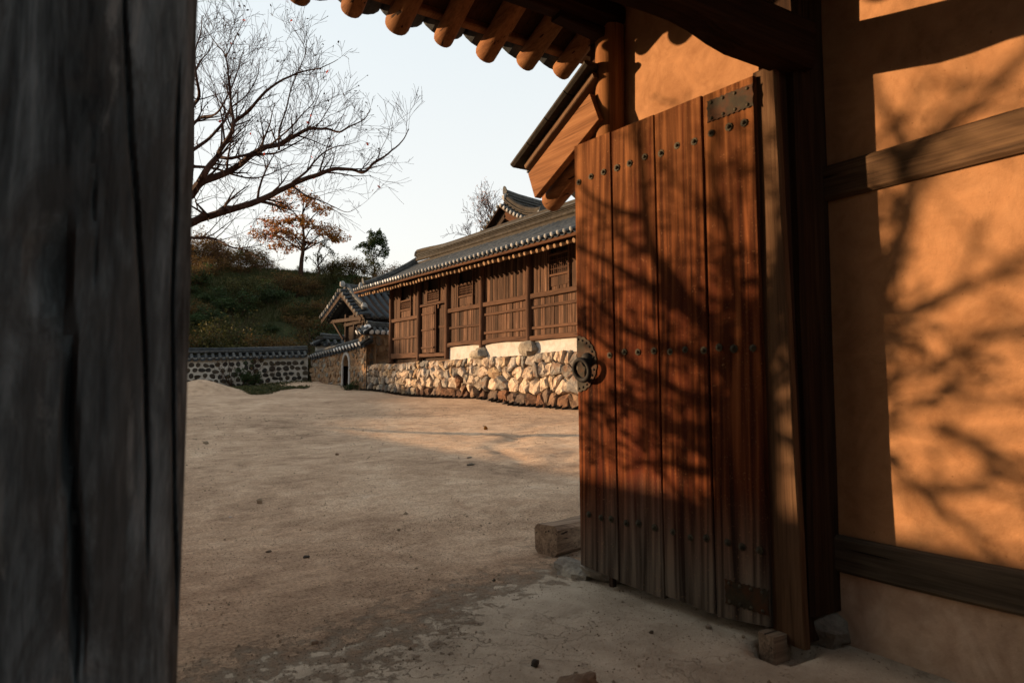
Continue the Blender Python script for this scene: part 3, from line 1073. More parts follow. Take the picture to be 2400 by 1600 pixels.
def wavy_panel(y0, y1, z0, z1, x, seed, step=0.12):
    mb = MB()
    nyy, nzz = max(2, int((y1 - y0) / step)), max(2, int((z1 - z0) / step))
    vs, fs = [], []
    for j in range(nzz + 1):
        for i in range(nyy + 1):
            y, z = y0 + (y1 - y0) * i / nyy, z0 + (z1 - z0) * j / nzz
            vs.append((x + 0.006 * mnoise.noise(Vector((y * 1.3, z * 1.3, seed))), y, z))
    w = nyy + 1
    for j in range(nzz):
        for i in range(nyy):
            fs.append((j * w + i, (j + 1) * w + i, (j + 1) * w + i + 1, j * w + i + 1))
    mb.add(vs, fs)
    mb.box((x + 0.02, y0, z0), (x + 0.16, y1, z1))
    return mb


wavy_panel(-2.2, 3.22, -0.03, 0.335, WX, 1).build('footing_panel', M['plaster_base'], wing, smooth=False)
wavy_panel(-2.2, 2.06, 0.44, 1.92, WX, 2).build('plaster_panel', M['plaster_ochre'], wing)
wavy_panel(2.06, 3.22, 0.44, 3.9, 2.62, 5).build('plaster_panel', M['plaster_ochre'], wing)
wavy_panel(-2.2, 2.06, 2.06, 3.9, WX, 3).build('plaster_panel', M['plaster_ochre'], wing)
MB().beam((WX + 0.035, -2.2, 0.385), (WX + 0.035, 3.22, 0.385), 0.13, 0.152, n=26, jit=0.007, cham=0.1).build('sill_rail', M['wood_sill'], wing)
MB().beam((WX + 0.035, -2.2, 1.985), (WX + 0.035, 3.22, 1.985), 0.13, 0.158, n=26, jit=0.006, cham=0.1).build('middle_rail', M['wood_rail'], wing)
# short rear eave of the wing beyond the round post: barge board, rafter end, tiles
MB().add([], []).beam((2.478, 3.085, 2.725), (2.478, 3.757, 2.422), 0.05, 0.20, cham=0.04, n=6, jit=0.002).build('barge_board', M['wood_rafter'], wing)
MB().tube([(2.60, 3.1, 2.62), (2.60, 3.4, 2.485), (2.60, 3.74, 2.325), (2.60, 3.755, 2.318)], [0.075, 0.074, 0.072, 0.062], 16).build('rafter', M['wood_rafter'], wing, smooth=True)
MB().tube([(3.08, 3.1, 2.66), (3.08, 3.5, 2.50), (3.08, 3.95, 2.31)], [0.095, 0.092, 0.085], 16).build('rafter', M['wood_rafter'], wing, smooth=True)
MB().beam((2.49, 3.09, 2.918), (2.49, 3.84, 2.575), 0.08, 0.045, n=6, jit=0.006).build('clay_bed', M['roof_clay'], wing)
for k in range(4):
    ya, yb = 3.09 + 0.21 * k, 3.09 + 0.21 * (k + 1) - 0.006
    za = lambda y: 2.975 - (y - 3.10) * 0.455
    MB().beam((2.475, ya, za(ya)), (2.475, yb, za(yb)), 0.17, 0.045, n=1, cham=0.35).build('verge_tile', M['tile_ridge'], wing)
MB().box((2.52, 3.12, 2.80), (4.3, 3.2, 3.3)).build('eave_board', M['wood_eave'], wing)
for i in range(7):
    x = 2.66 + 0.27 * i
    MB().arch((x, 4.02, 2.60), (x, 3.05, 3.02), (0, 0, 1), 0.075, 0.016).build('round_tile_row', M['tile'], wing)
    MB().arch((x + .13, 4.04, 2.58), (x + .13, 3.05, 3.0), (0, 0, -1), 0.14, 0.018, n=7).build('pan_tile_row', M['tile_pan'], wing)

# unseen left wing beyond the left post, added and raised to block skylight
wl = root('gate_wing', 'unseen ochre plastered wing wall added left of the grey weathered gatepost to block skylight', 'wall', (-0.5, 1.0, 0))
MB().box((-2.6, -2.2, -0.03), (-0.50, 3.0, 3.7)).build('plaster_panel', M['plaster_ochre'], wl)
MB().beam((-0.46, -2.2, 1.985), (-0.46, 3.0, 1.985), 0.1, 0.15, n=8, jit=.005).build('middle_rail', M['wood_rail'], wl)

# ------------------------------------------------------------------ the open door leaf
H0 = Vector((2.498, 1.937, 0.0))      # hinge foot
H1 = Vector((2.385, 3.130, 0.0))      # free edge foot
DU = (H1 - H0).normalized()
DN = Vector((-DU.y, DU.x, 0))         # face normal towards -X
if DN.x > 0:
    DN = -DN
DW = (H1 - H0).length
door = root('door_leaf', 'open reddish-brown plank door leaf with iron ring and three rows of studs', 'door', tuple(H0))


def DP(a, z, n=0.0):
    """a: metres from hinge, n: metres out of the lit face"""
    return H0 + DU * a + DN * n + Vector((-0.012 * z, 0, z))


edges = [0.0, 0.315, 0.632, 0.97, DW]
edges = [0.012, 0.300, 0.610, 0.955, DW]
def door_a(u, v=800):
    q = ray(u, v)
    t = (H0 + Vector((-0.012 * 1.2, 0, 0)) - EYE).dot(DN) / q.dot(DN)
    p = EYE + q * t
    return (p - H0).dot(DU), p.z


edges[1:4] = [door_a(x, 850)[0] for x in (1669, 1553, 1448)]
bot = [(0.075, 0.05), (0.055, 0.07), (0.05, 0.06), (0.07, 0.09)]
for i in range(4):
    a0, a1 = edges[i] + 0.004, edges[i + 1] - 0.004
    mb = MB()
    n = 20
    th = 0.022
    vs, fs = [], []
    off = rnd.uniform(-0.003, 0.003)
    c = 0.004
    prof = [(0, -th), (1, -th), (1, th - c), (None, 1), (None, 0), (0, th - c)]
    for k in range(n + 1):
        t = k / n
        for p, q in prof:
            if p is None:
                aa = a1 - c if q == 1 else a0 + c
                nn_ = th
            else:
                aa = a1 if p == 1 else a0
                nn_ = q
            aa += 0.002 * mnoise.noise(Vector((i * 7 + q, 0, t * 9)))
            f = (aa - a0) / (a1 - a0)
            zb_ = bot[i][0] * (1 - f) + bot[i][1] * f + 0.006 * mnoise.noise(Vector((aa * 40, 3, 1)))
            ztop = 2.462 + 0.012 * i / 3 + 0.002 * mnoise.noise(Vector((aa * 20, 1, 1)))
            z = zb_ + (ztop - zb_) * t
            vs.append(DP(aa, z, nn_ + off))
    for k in range(n):
        for j in range(6):
            jj = (j + 1) % 6
            fs.append((k * 6 + j, k * 6 + jj, k * 6 + 6 + jj, k * 6 + 6 + j))
    fs.append(tuple(range(5, -1, -1)))
    fs.append(tuple(range(n * 6, n * 6 + 6)))
    mb.add(vs, fs).build('plank', M['door'], door)
# back battens
for z in (0.42, 1.24, 2.22):
    p0, p1 = DP(0.03, z, -0.05), DP(DW - 0.03, z, -0.05)
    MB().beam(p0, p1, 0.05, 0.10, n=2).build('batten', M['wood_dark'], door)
MB().beam(DP(0.965, 0.02, -0.002), DP(0.972, 0.5, -0.002), 0.03, 0.03, up=tuple(DN), n=2).build('lath', M['wood_dark'], door)


def studmesh(c, r, petals=8):
    mb = MB()
    vs, fs = [], []
    # flower washer
    k = petals * 4
    for h, s_ in ((0.0, 1.0), (0.003, 1.0), (0.004, 0.8)):
        for i in range(k):
            a = 2 * PI * i / k
            rr = r * (0.86 + 0.14 * abs(math.cos(petals * a / 2))) * s_
            vs.append(c + DU * math.cos(a) * rr + Vector((0, 0, 1)) * math.sin(a) * rr + DN * h)
    for q in range(2):
        for i in range(k):
            j = (i + 1) % k
            fs.append((q * k + i, (q + 1) * k + i, (q + 1) * k + j, q * k + j))
    fs.append(tuple(range(3 * k - 1, 2 * k - 1, -1)))
    mb.add(vs, fs)
    mb.dome(c + DN * 0.003, DN, r * 0.52, r * 0.55, 12)
    return mb


for row, (z, xs) in enumerate([
    (2.262, [1327, 1340, 1368, 1397, 1428, 1457, 1492, 1530, 1567, 1607, 1646, 1687, 1722]),
    (1.262, [1408, 1442, 1473, 1510, 1547, 1582, 1625, 1660, 1694, 1738]),
        (0.385, [1357, 1385, 1408, 1443, 1471, 1508, 1550, 1590, 1627, 1675, 1708, 1748])]):
    for k, xx in enumerate(xs):
        if row == 0 and k == 0:
            continue
        a = door_a(xx * 1.0204, (350, 835, 1250)[row])[0]
        c = DP(a, z + rnd.uniform(-.008, .008) + (0.006 * k if row == 0 else 0) * 0, 0.023)
        r = 0.0185 * rnd.uniform(0.92, 1.08)
        studmesh(c, r).build('stud', M['iron_stud'], door, smooth=True)


def scallop_plate(a0, a1, z0, z1, n_=0.0235):
    """thin iron plate with a chewed, scalloped outline"""
    vs, fs = [], []
    pts = []
    def edge(pa, pb, cnt):
        for i in range(cnt * 3):
            t = i / (cnt * 3)
            s_ = 0.005 * abs(math.sin(PI * cnt * t))
            x = pa[0] + (pb[0] - pa[0]) * t
            y = pa[1] + (pb[1] - pa[1]) * t
            dx, dy = pb[0] - pa[0], pb[1] - pa[1]
            L_ = math.hypot(dx, dy)
            pts.append((x + dy / L_ * -s_ + rnd.uniform(-.0015, .0015), y - dx / L_ * -s_ + rnd.uniform(-.0015, .0015)))
    edge((a0, z0), (a1, z0), 9)
    edge((a1, z0), (a1, z1), 3)
    edge((a1, z1), (a0, z1), 9)
    edge((a0, z1), (a0, z0), 2)
    k = len(pts)
    for h in (n_ - 0.002, n_ + 0.003):
        for a, z in pts:
            vs.append(DP(a, z, h))
    for i in range(k):
        j = (i + 1) % k
        fs.append((i, j, k + j, k + i))
    fs.append(tuple(range(k, 2 * k)))
    return MB().add(vs, fs)


for (z0, z1, a1) in ((2.322, 2.428, 0.262), (0.12, 0.23, 0.235)):
    pl = scallop_plate(0.014, a1, z0, z1).build('hinge_plate', M['iron_plate'], door)
    for k in range(4):
        for zz in (z0 + 0.016, z1 - 0.016):
            c = DP(0.045 + (a1 - 0.07) * k / 3, zz, 0.0255)
            MB().dome(c, DN, 0.0085, 0.007, 10).build('stud', M['iron_stud'], pl, smooth=True)
# half-round scalloped plate and ring pull
vs, fs, pts = [], [], []
ca, cz, R0 = DW - 0.008, 1.215, 0.155
for i in range(73):
    a = -PI / 2 + PI * i / 72
    rr = R0 * (1 + 0.035 * abs(math.sin(a * 12)))
    pts.append((ca - math.cos(a) * rr, cz + math.sin(a) * rr))
k = len(pts)
for h in (0.0225, 0.0265):
    for a, z in pts:
        vs.append(DP(a, z, h))
for i in range(k):
    j = (i + 1) % k
    fs.append((i, k + i, k + j, j))
fs.append(tuple(range(2 * k - 1, k - 1, -1)))
hp = MB().add(vs, fs).build('ring_plate', M['iron_plate'], door)
for i in range(13):
    a = -PI / 2 + 0.1 + (PI - 0.2) * i / 12
    rr = R0 * 0.90
    MB().dome(DP(ca - math.cos(a) * rr, cz + math.sin(a) * rr, 0.0265), DN, 0.0075, 0.006, 8).build('nail', M['iron'], hp, smooth=True)
rc = DP(DW - 0.095, 1.235, 0.0265)
MB().dome(rc, DN, 0.042, 0.030, 18).build('boss', M['iron'], hp, smooth=True)
MB().tube([rc, rc + DN * 0.05], [0.014, 0.012], 10).build('ring_eye', M['iron'], hp, smooth=True)
ring, rr = [], 0.057
for i in range(29):
    a = 2 * PI * i / 28
    ring.append(rc + DN * (0.044 - 0.018 * (1 - math.cos(a)) / 2 * 0) + DU * (math.sin(a) * rr * 1.05) + Vector((0, 0, -0.056 + math.cos(a) * rr)) + DN * (0.012 * math.cos(a)))
MB().tube(ring, [0.0125 + 0.003 * (1 - math.cos(2 * PI * i / 28)) / 2 for i in range(29)], 10, cap=False).build('ring_pull', M['iron'], door, smooth=True)
# lower pivot stub in its hole
MB().beam((2.47, 1.93, -0.05), (2.47, 1.93, 0.062), 0.10, 0.085, up=(0, 1, 0), n=3, jit=0.003, cham=0.08).build('pivot', M['wood_block'], door)
# ------------------------------------------------------------------ unseen wall added behind the viewer to darken the gate passage
street = root('added_shade_wall', 'unseen dark timber wall with tiled top, added behind the viewer to cut light in the gate', 'wall', (1, -4.2, 0))
MB().box((-14, -4.0, -0.1), (16, -3.4, 2.3)).build('board_wall', M['wood_dark'], street)
MB().beam((-14, -3.7, 2.4), (16, -3.7, 2.4), 1.2, 0.25, cham=0.4, n=8).build('tile_cap', M['tile'], street)


# ------------------------------------------------------------------ stone laying
def clip(poly, nx_, ny_, c):
    out = []
    for i in range(len(poly)):
        p, q = poly[i], poly[(i + 1) % len(poly)]
        dp, dq = p[0] * nx_ + p[1] * ny_ - c, q[0] * nx_ + q[1] * ny_ - c
        if dp <= 0:
            out.append(p)
        if dp * dq < 0:
            t = dp / (dp - dq)
            out.append((p[0] + (q[0] - p[0]) * t, p[1] + (q[1] - p[1]) * t))
    return out


def cells(seeds, a0, a1, b0, b1):
    """b0, b1: functions of a"""
    res = []
    for i, (x, y) in enumerate(seeds):
        lo, hi = b0(x), b1(x)
        poly = [(a0, lo), (a1, lo), (a1, hi), (a0, hi)]
        for j, (u, v) in enumerate(seeds):
            if i == j or abs(u - x) > 1.6 or abs(v - y) > 1.6:
                continue
            dx, dy = u - x, v - y
            c = (u * u + v * v - x * x - y * y) / 2
            poly = clip(poly, dx, dy, c)
            if not poly:
                break
        if len(poly) >= 3:
            res.append(poly)
    return res


def chaikin(p, r=0.25):
    out = []
    for i in range(len(p)):
        a, b = p[i], p[(i + 1) % len(p)]
        out.append((a[0] * (1 - r) + b[0] * r, a[1] * (1 - r) + b[1] * r))
        out.append((a[0] * r + b[0] * (1 - r), a[1] * r + b[1] * (1 - r)))
    return out


def stone_block(poly, to3, gap, proud, seed, rnd_=0.18, back=0.12, rough=0.03):
    """poly in wall coords -> faceted stone; to3(a, b, n)"""
    o_ = Vector((seed * 1.7, seed * 0.9, 3))
    cx = sum(p[0] for p in poly) / len(poly)
    cy = sum(p[1] for p in poly) / len(poly)
    # shrink by the joint gap
    sh = []
    for p in poly:
        d = math.hypot(p[0] - cx, p[1] - cy)
        k = max(0.3, (d - gap) / d) if d > 1e-6 else 1
        sh.append((cx + (p[0] - cx) * k, cy + (p[1] - cy) * k))
    sh = [p for i, p in enumerate(sh) if math.hypot(p[0] - sh[i - 1][0], p[1] - sh[i - 1][1]) > 0.015]
    if len(sh) < 3:
        return None
    ring = chaikin(sh, rnd_)
    n = len(ring)
    R_ = max(math.hypot(p[0] - cx, p[1] - cy) for p in ring)
    tx = 0.75 * mnoise.noise(o_)
    ty = 0.75 * mnoise.noise(o_ + Vector((9, 0, 0)))
    vs, fs = [], []
    for (s_, h) in ((0.96, -back), (1.0, 0.0), (0.93, 0.60 * proud), (0.74, 0.97 * proud)):
        for p in ring:
            a, b = cx + (p[0] - cx) * s_, cy + (p[1] - cy) * s_
            nn = h
            if h > 0:
                nn += (tx * (a - cx) + ty * (b - cy)) + rough * mnoise.noise(Vector((a * 7, b * 7, 0)) + o_) * 1.4
                a += rough * 0.7 * mnoise.noise(Vector((a * 9, b * 9, 4)) + o_)
                b += rough * 0.7 * mnoise.noise(Vector((a * 9, b * 9, 8)) + o_)
            vs.append(to3(a, b, nn))
    for k in range(3):
        for i in range(n):
            j = (i + 1) % n
            fs.append((k * n + i, k * n + j, k * n + n + j, k * n + n + i))
    vs.append(to3(cx, cy, proud * 1.02 + rough * mnoise.noise(o_ * 2)))
    m_ = len(vs) - 1
    for i in range(n):
        fs.append((3 * n + i, 3 * n + (i + 1) % n, m_))
    return MB().add(vs, fs)


# ------------------------------------------------------------------ retaining wall of the terrace
FX = 11.3
rw = root('retaining_wall', 'dry stone retaining wall of tan and rust boulders under the long wooden storehouse', 'stone wall', (FX, 22, 0.6))
Ya, Yb = 12.0, 32.7
wtop = lambda y: 2.02 + 0.03 * math.sin(y * 1.3)
wbot = lambda y: ground_z(FX - 0.2, y, False) - 0.05
seeds = []
y = Ya + 0.1
cols = []
r5 = random.Random(5)
for row in range(4):
    y = Ya + r5.uniform(0, 0.3)
    while y < Yb:
        h = wtop(y) - wbot(y)
        fr = (0.14, 0.40, 0.66, 0.905)[row]
        w = r5.uniform(0.30, 0.80) * (1.0 if row < 3 else 0.8)
        if h < 1.3 and row == 1 and r5.random() < 0.3:
            y += w
            continue
        seeds.append((y + w / 2, wbot(y) + h * fr + r5.uniform(-0.09, 0.09) * (0.5 if row in (0, 3) else 1)))
        if r5.random() < 0.16:
            seeds.append((y + w + 0.02, wbot(y) + h * (fr + 0.12)))
        y += w
k = 0
to3 = lambda a, b, n: (FX - 0.12 - n + 0.10 * (b - 0.5) / 1.5, a, b)
cl_ = cells(seeds, Ya, Yb, wbot, wtop)
seeds = [(0.45 * s_[0] + 0.55 * sum(p[0] for p in q_) / len(q_), 0.45 * s_[1] + 0.55 * sum(p[1] for p in q_) / len(q_)) for s_, q_ in zip(seeds, cl_)]
for poly in cells(seeds, Ya, Yb, wbot, wtop):
    k += 1
    cz_ = sum(p[1] for p in poly) / len(poly)
    cy_ = sum(p[0] for p in poly) / len(poly)
    fr = (cz_ - wbot(cy_)) / (wtop(cy_) - wbot(cy_))
    mb = stone_block(poly, to3, 0.014, rnd.uniform(0.06, 0.14), k, rnd_=rnd.uniform(0.10, 0.25), back=0.15, rough=0.065)
    if mb:
        red = fr < 0.30 and cy_ < 25.5 or (fr < 0.5 and rnd.random() < 0.22 and cy_ < 25)
        mb.build('stone', M['stone_red'] if red else M['stone_tan'], rw)
MB().box((FX - 0.02, Ya, 0.2), (FX + 0.25, Yb, 1.985)).build('joint_fill', M['mortar_dark'], rw)
ter = MB()
ter.box((FX - 0.02, 8, 1.2), (18.2, 33.0, 2.0))
to = ter.build('terrace', M['mortar_clay'])
to['kind'] = 'structure'
# old tiles set on edge along the foot of the wall
y = 12.2
i = 0
te = root('tile_edging', 'row of dark clay tiles set on edge in the ground along the boulder wall foot', 'tile edging', (FX - 0.5, 22, 0.5))
while y < 32.2:
    z = ground_z(FX - 0.45, y, False)
    a = rnd.uniform(0.5, 0.9)
    x = FX - 0.36 + rnd.uniform(-.03, .03)
    MB().add([], []).beam((x, y, z - 0.03), (x - 0.05, y - 0.10 * a - .05, z + 0.075 * rnd.uniform(0.6, 1.1)), 0.26, 0.018, up=(0, 1, 0.2), n=1).build('edging_tile', M['tile_ridge'], te)
    y += rnd.uniform(0.26, 0.42)
    i += 1

# ------------------------------------------------------------------ storehouse
st = root('storehouse', 'long weathered plank storehouse with dark tiled roof on a boulder terrace', 'storehouse', (13.2, 21, 2.0))
tz = lambda y: 0.012 * (y - 15.0)
COLS = [11.5, 14.35, 17.33, 20.28, 22.95, 25.55, 28.6]
ze = lambda y: 4.93 + 0.0262 * (y - 13.3)            # eave tiles
zr = lambda y: 4.69 + 0.0245 * (y - 13.3)            # rafter tips
zk = lambda y: 6.52 + 0.0266 * (y - 17.5)            # ridge base
XE, XK = 10.02, 13.2
ztop = lambda y: 4.98 + 0.024 * (y - 13.3)
for ci, y in enumerate(COLS):
    z0 = 2.30 if ci in (2, 3) else 2.04
    pts = [(FX - 0.05 + 0.01 * math.sin(q * 2 + ci), y + 0.012 * math.sin(q * 1.3 + ci * 2), z0 + (ztop(y) + 0.25 - z0) * q / 8) for q in range(9)]
    MB().tube(pts, [0.125 + 0.006 * math.sin(q * 1.9 + ci) for q in range(9)], 12).build('column', M['wood_store_post'], st, smooth=True)
rough_stone((FX - 0.08, 17.38, 2.19), 0.26, 0.44, 0.23, 21, 12, 8).build('plinth_stone', M['stone_grey'], st, smooth=True)
rough_stone((FX - 0.08, 20.40, 2.13), 0.26, 0.46, 0.19, 22, 12, 8).build('plinth_stone', M['stone_grey'], st, smooth=True)


def planks(y0, y1, z0, z1, x, wmin=0.13, wmax=0.25, mat='wood_store'):
    y = y0
    while y < y1 - 0.03:
        w = rnd.uniform(wmin, wmax)
        if y + w > y1 - 0.07:
            w = y1 - y
        d = rnd.uniform(-0.012, 0.012)
        MB().beam((x + d, y + w / 2, z0 + tz(y)), (x + d, y + w / 2, z1 + tz(y)), 0.03, w - 0.009, up=(0, 1, 0), cham=0.12, n=1).build('plank', M[mat], st)
        y += w


def rail(y0, y1, z, h, d=0.09, mat='wood_store_rail', x=None, name='rail', bow=0.0):
    x = FX - 0.055 if x is None else x
    mb = MB()
    n = 6
    mb.beam((x, y0, z + tz(y0)), (x, y1, z + tz(y1)), d, h, cham=0.12, n=n, jit=0.012, js=3)
    if bow:
        for i_, p in enumerate(mb.v):
            t = (p[1] - y0) / (y1 - y0)
            mb.v[i_] = (p[0], p[1], p[2] + bow * math.sin(PI * t))
    return mb.build(name, M[mat], st)


def window(y0, y1, zf, zl0, zl1, zt, parent):
    """framed opening with a lattice of thin bars above a solid panel"""
    w_ = MB()
    f = MB()
    for yy in (y0, y1):
        f.beam((FX - 0.05, yy, zf + tz(yy)), (FX - 0.05, yy, zt + tz(yy)), 0.07, 0.075, up=(0, 1, 0))
    for zz in (zl0 - 0.05, zl1 + 0.04):
        f.beam((FX - 0.045, y0 + .04, zz + tz(y0)), (FX - 0.045, y1 - .04, zz + tz(y1)), 0.06, 0.07)
    wo = f.build('window', M['wood_store_rail'], parent)
    n = max(6, int((y1 - y0) / 0.095))
    for i in range(1, n):
        yy = y0 + (y1 - y0) * i / n
        MB().box((FX - 0.04, yy - 0.011, zl0 - .02 + tz(yy)), (FX - 0.018, yy + 0.011, zl1 + .02 + tz(yy))).build('lattice_bar', M['wood_store_post'], wo)
    for q in range(1, 4):
        zz = zl0 + (zl1 - zl0) * q / 4
        MB().beam((FX - 0.043, y0 + .04, zz + tz(y0)), (FX - 0.043, y1 - .04, zz + tz(y1)), 0.014, 0.02).build('lattice_bar', M['wood_store_post'], wo)
    pn = MB()
    pn.beam((FX - 0.02, (y0 + y1) / 2, zl0 - 0.09 + tz(y0)), (FX - 0.02, (y0 + y1) / 2, zl0 - 0.36 + tz(y0)), 0.04, y1 - y0 - 0.08, up=(0, 1, 0), cham=0.1)
    pn.build('panel', M['wood_store'], wo)
    return wo


WIN = {1: (15.30, 16.28, 4.28, 4.80), 3: (20.98, 22.10, 4.22, 4.56), 4: (23.75, 24.80, 4.28, 4.60), 5: (26.45, 27.60, 4.16, 4.46)}
for b_ in range(6):
    y0, y1 = COLS[b_] + 0.10, COLS[b_ + 1] - 0.10
    zt = ztop((y0 + y1) / 2) - 0.02 - tz((y0 + y1) / 2)
    if b_ == 4:
        # bay with the plank doors
        rail(y0, y1, 4.12, 0.10)
        rail(y0, y1, 2.12, 0.14, 0.12, name='threshold')
        planks(24.02, 24.02 + 1.15, 2.22, 4.03, FX - 0.10)
        for zz in (2.42, 3.12, 3.75):
            rail(24.03, 25.17, zz, 0.07, 0.035, x=FX - 0.135, name='door_batten')
        planks(23.2, 23.95, 2.22, 4.03, FX + 0.05, 0.2, 0.3)
        rail(23.2, 23.95, 3.2, 0.07, 0.03, x=FX + 0.02, name='door_batten')
        for yy in (23.98, 23.12):
            MB().beam((FX - 0.06, yy, 2.15), (FX - 0.06, yy, 4.18), 0.08, 0.08, up=(0, 1, 0)).build('door_post', M['wood_store_post'], st)
        planks(y0, 23.7, 4.18, zt, FX)
        planks(24.85, y1, 4.18, zt, FX)
        planks(23.8, 24.78, 4.10, 4.22, FX)
    else:
        zs = 2.44 if b_ < 4 else 2.16
        if b_ < 4:
            rail(y0, y1, zs, 0.15, 0.14, name='sill_beam', bow=0.05 if b_ != 1 else 0.02)
            wavy_s = MB().box((FX - 0.03, y0 - 0.05, 1.99), (FX + 0.03, y1 + 0.05, zs + 0.02))
            wavy_s.build('lime_skirt', M['plaster_white'], st)
        else:
            rail(y0, y1, zs, 0.22, 0.12, name='sill_beam')
        planks(y0, y1, zs + 0.05, 3.68, FX)
        rail(y0, y1, 3.72, 0.15, 0.12, name='rail')
        rail(y0, y1, 2.92 if b_ == 5 else (3.08 if b_ == 3 else 2.76), 0.085, 0.05, x=FX - 0.045)
        if b_ in (1, 2, 0):
            rail(y0, y1, 3.38, 0.085, 0.05, x=FX - 0.045)
        if b_ in WIN:
            a, c, l0, l1 = WIN[b_]
            planks(y0, a - 0.03, 3.79, zt, FX)
            planks(c + 0.03, y1, 3.79, zt, FX)
            planks(a + 0.03, c - 0.03, 3.79, l0 - 0.36, FX - 0.01)
        else:
            planks(y0, y1, 3.79, zt, FX)
    if b_ in WIN:
        a, c, l0, l1 = WIN[b_]
        window(a, c, 3.78 if b_ != 4 else 4.2, l0, l1, zt, st)
MB().box((FX + 0.09, 11.4, 2.0), (FX + 0.12, 28.6, 5.4)).build('dark_backing', M['wood_dark'], st)  # dark sheet behind the planks, stands in for the unlit interior
MB().box((FX + 0.12, 28.55, 2.0), (15.2, 28.65, 5.6)).build('end_wall', M['wood_dark'], st)
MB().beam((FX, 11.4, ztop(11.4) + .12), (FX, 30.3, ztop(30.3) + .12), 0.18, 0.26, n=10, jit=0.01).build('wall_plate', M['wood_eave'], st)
# rafters
y = 11.6
while y < 30.2:
    r_ = rnd.uniform(0.052, 0.068)
    x0 = 10.20 + rnd.uniform(-0.03, 0.03)
    zc = zr(y) + rnd.uniform(-.012, .012)
    MB().tube([(x0, y, zc), (x0 + 0.02, y, zc + 0.006), (11.5, y + rnd.uniform(-.02, .02), zc + 0.50)], [r_ * 0.93, r_, r_], 10).build('rafter', M['wood_store_rafter'], st, smooth=True)
    y += 0.292
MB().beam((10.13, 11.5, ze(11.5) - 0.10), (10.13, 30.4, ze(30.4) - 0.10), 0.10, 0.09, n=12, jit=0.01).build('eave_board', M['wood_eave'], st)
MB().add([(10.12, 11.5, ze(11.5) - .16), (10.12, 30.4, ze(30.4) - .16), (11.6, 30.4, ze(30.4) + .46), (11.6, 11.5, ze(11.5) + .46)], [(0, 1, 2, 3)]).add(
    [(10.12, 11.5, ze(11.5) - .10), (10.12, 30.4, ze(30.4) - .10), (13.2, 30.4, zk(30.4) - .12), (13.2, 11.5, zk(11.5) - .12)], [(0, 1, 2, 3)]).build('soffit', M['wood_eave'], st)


def tile_roof(par, eave, ridge, n, r=0.075, pan=True, ends='lime_end', white=(), sag=0.10, nrm=(0, 0, 1), cuts=5, tmat='tile', end_r=None):
    """n rows of round tiles from eave(t) to ridge(t), t in 0..1"""
    for i in range(n):
        t = (i + 0.5) / n
        a, b = Vector(eave(t)), Vector(ridge(t))
        d = (b - a).normalized()
        jj = Vector((0, 0, rnd.uniform(-0.006, 0.006)))
        MB().arch(a + jj, b + jj, nrm, r, 0.015, n=7, sag=sag, cuts=cuts).build('round_tile_row', M[tmat], par, smooth=True)
        if ends:
            er = end_r or r * 0.95
            up = d.cross(Vector(nrm)).cross(d).normalized()
            MB().dome(a - d * 0.004 + up * (er * 0.35) + jj, (-d + Vector((0, 0, 0.1))).normalized(), er, 0.035, 10).build('tile_end', M['lime_white' if i in white else ends], par, smooth=True)
        if pan:
            t2 = i / n
            a2, b2 = Vector(eave(t2)), Vector(ridge(t2))
            w = (Vector(eave((i + 0.5) / n)) - a2).length
            MB().arch(a2 + Vector((0, 0, 0.075)) - d * 0.03, b2 + Vector((0, 0, 0.075)), (-nrm[0], -nrm[1], -nrm[2]), w * 1.12, 0.02, a0=0.25, a1=PI - 0.25, n=7, sag=sag, cuts=cuts).build('pan_tile_row', M['tile_pan'], par, smooth=True)


NR = 66
ey = lambda t: 11.7 + (30.25 - 11.7) * t
tile_roof(st, lambda t: (XE, ey(t), ze(ey(t))), lambda t: (XK, ey(t), zk(ey(t))), NR, r=0.078, end_r=0.064, white={46, 47, 48, 49, 50, 51, 52, 54, 55, 57}, sag=0.13)
MB().add([(XK, 11.7, zk(11.7)), (XK, 30.25, zk(30.25)), (16.6, 30.25, 5.2), (16.6, 11.7, 4.9)], [(0, 1, 2, 3)]).build('rear_slope', M['tile'], st)
# ridge: clay bed, a band of round tiles, thin courses, a cap of round tiles
rz = lambda y: zk(y) + 0.05 * smooth(26, 30.3, y)
MB().beam((XK - 0.02, 11.7, zk(11.7) - 0.0), (XK - 0.02, 30.3, zk(30.3) + 0.02), 0.30, 0.12, n=14, jit=0.012).build('ridge_bed', M['tile_ridge'], st)
y = 11.8
while y < 30.2:
    MB().beam((XK - 0.13, y, rz(y) + 0.135), (XK - 0.13, min(y + 0.30, 30.3), rz(y + .3) + 0.135), 0.15, 0.13, cham=0.35, n=1).build('ridge_tile', M['tile_ridge'], st)
    MB().tube([(XK, y, rz(y) + 0.50 + 0.10 * smooth(27, 30.3, y)), (XK, min(y + 0.31, 30.3), rz(y + .3) + 0.50 + 0.10 * smooth(27, 30.3, y + .3))], 0.088, 10).build('ridge_cap_tile', M['tile_ridge'], st, smooth=True)
    y += 0.315
for c in range(4):
    y = 11.8 + 0.1 * (c % 2)
    while y < 30.1:
        w = 0.33
        zz = 0.225 + 0.058 * c
        y2 = min(y + w - 0.012, 30.28)
        MB().beam((XK - 0.02, y, rz(y) + zz + 0.02 * c * smooth(27, 30.3, y)), (XK - 0.02, y2, rz(y2) + zz + 0.02 * c * smooth(27, 30.3, y2)), 0.27 - 0.025 * (c % 2), 0.036, n=1, cham=0.3).build('ridge_course_tile', M['tile_ridge'], st)
        y += w
MB().beam((XK, 11.8, rz(11.8) + 0.32), (XK, 30.2, rz(30.2) + 0.34), 0.20, 0.26, n=8).build('ridge_core', M['tile_pan'], st)


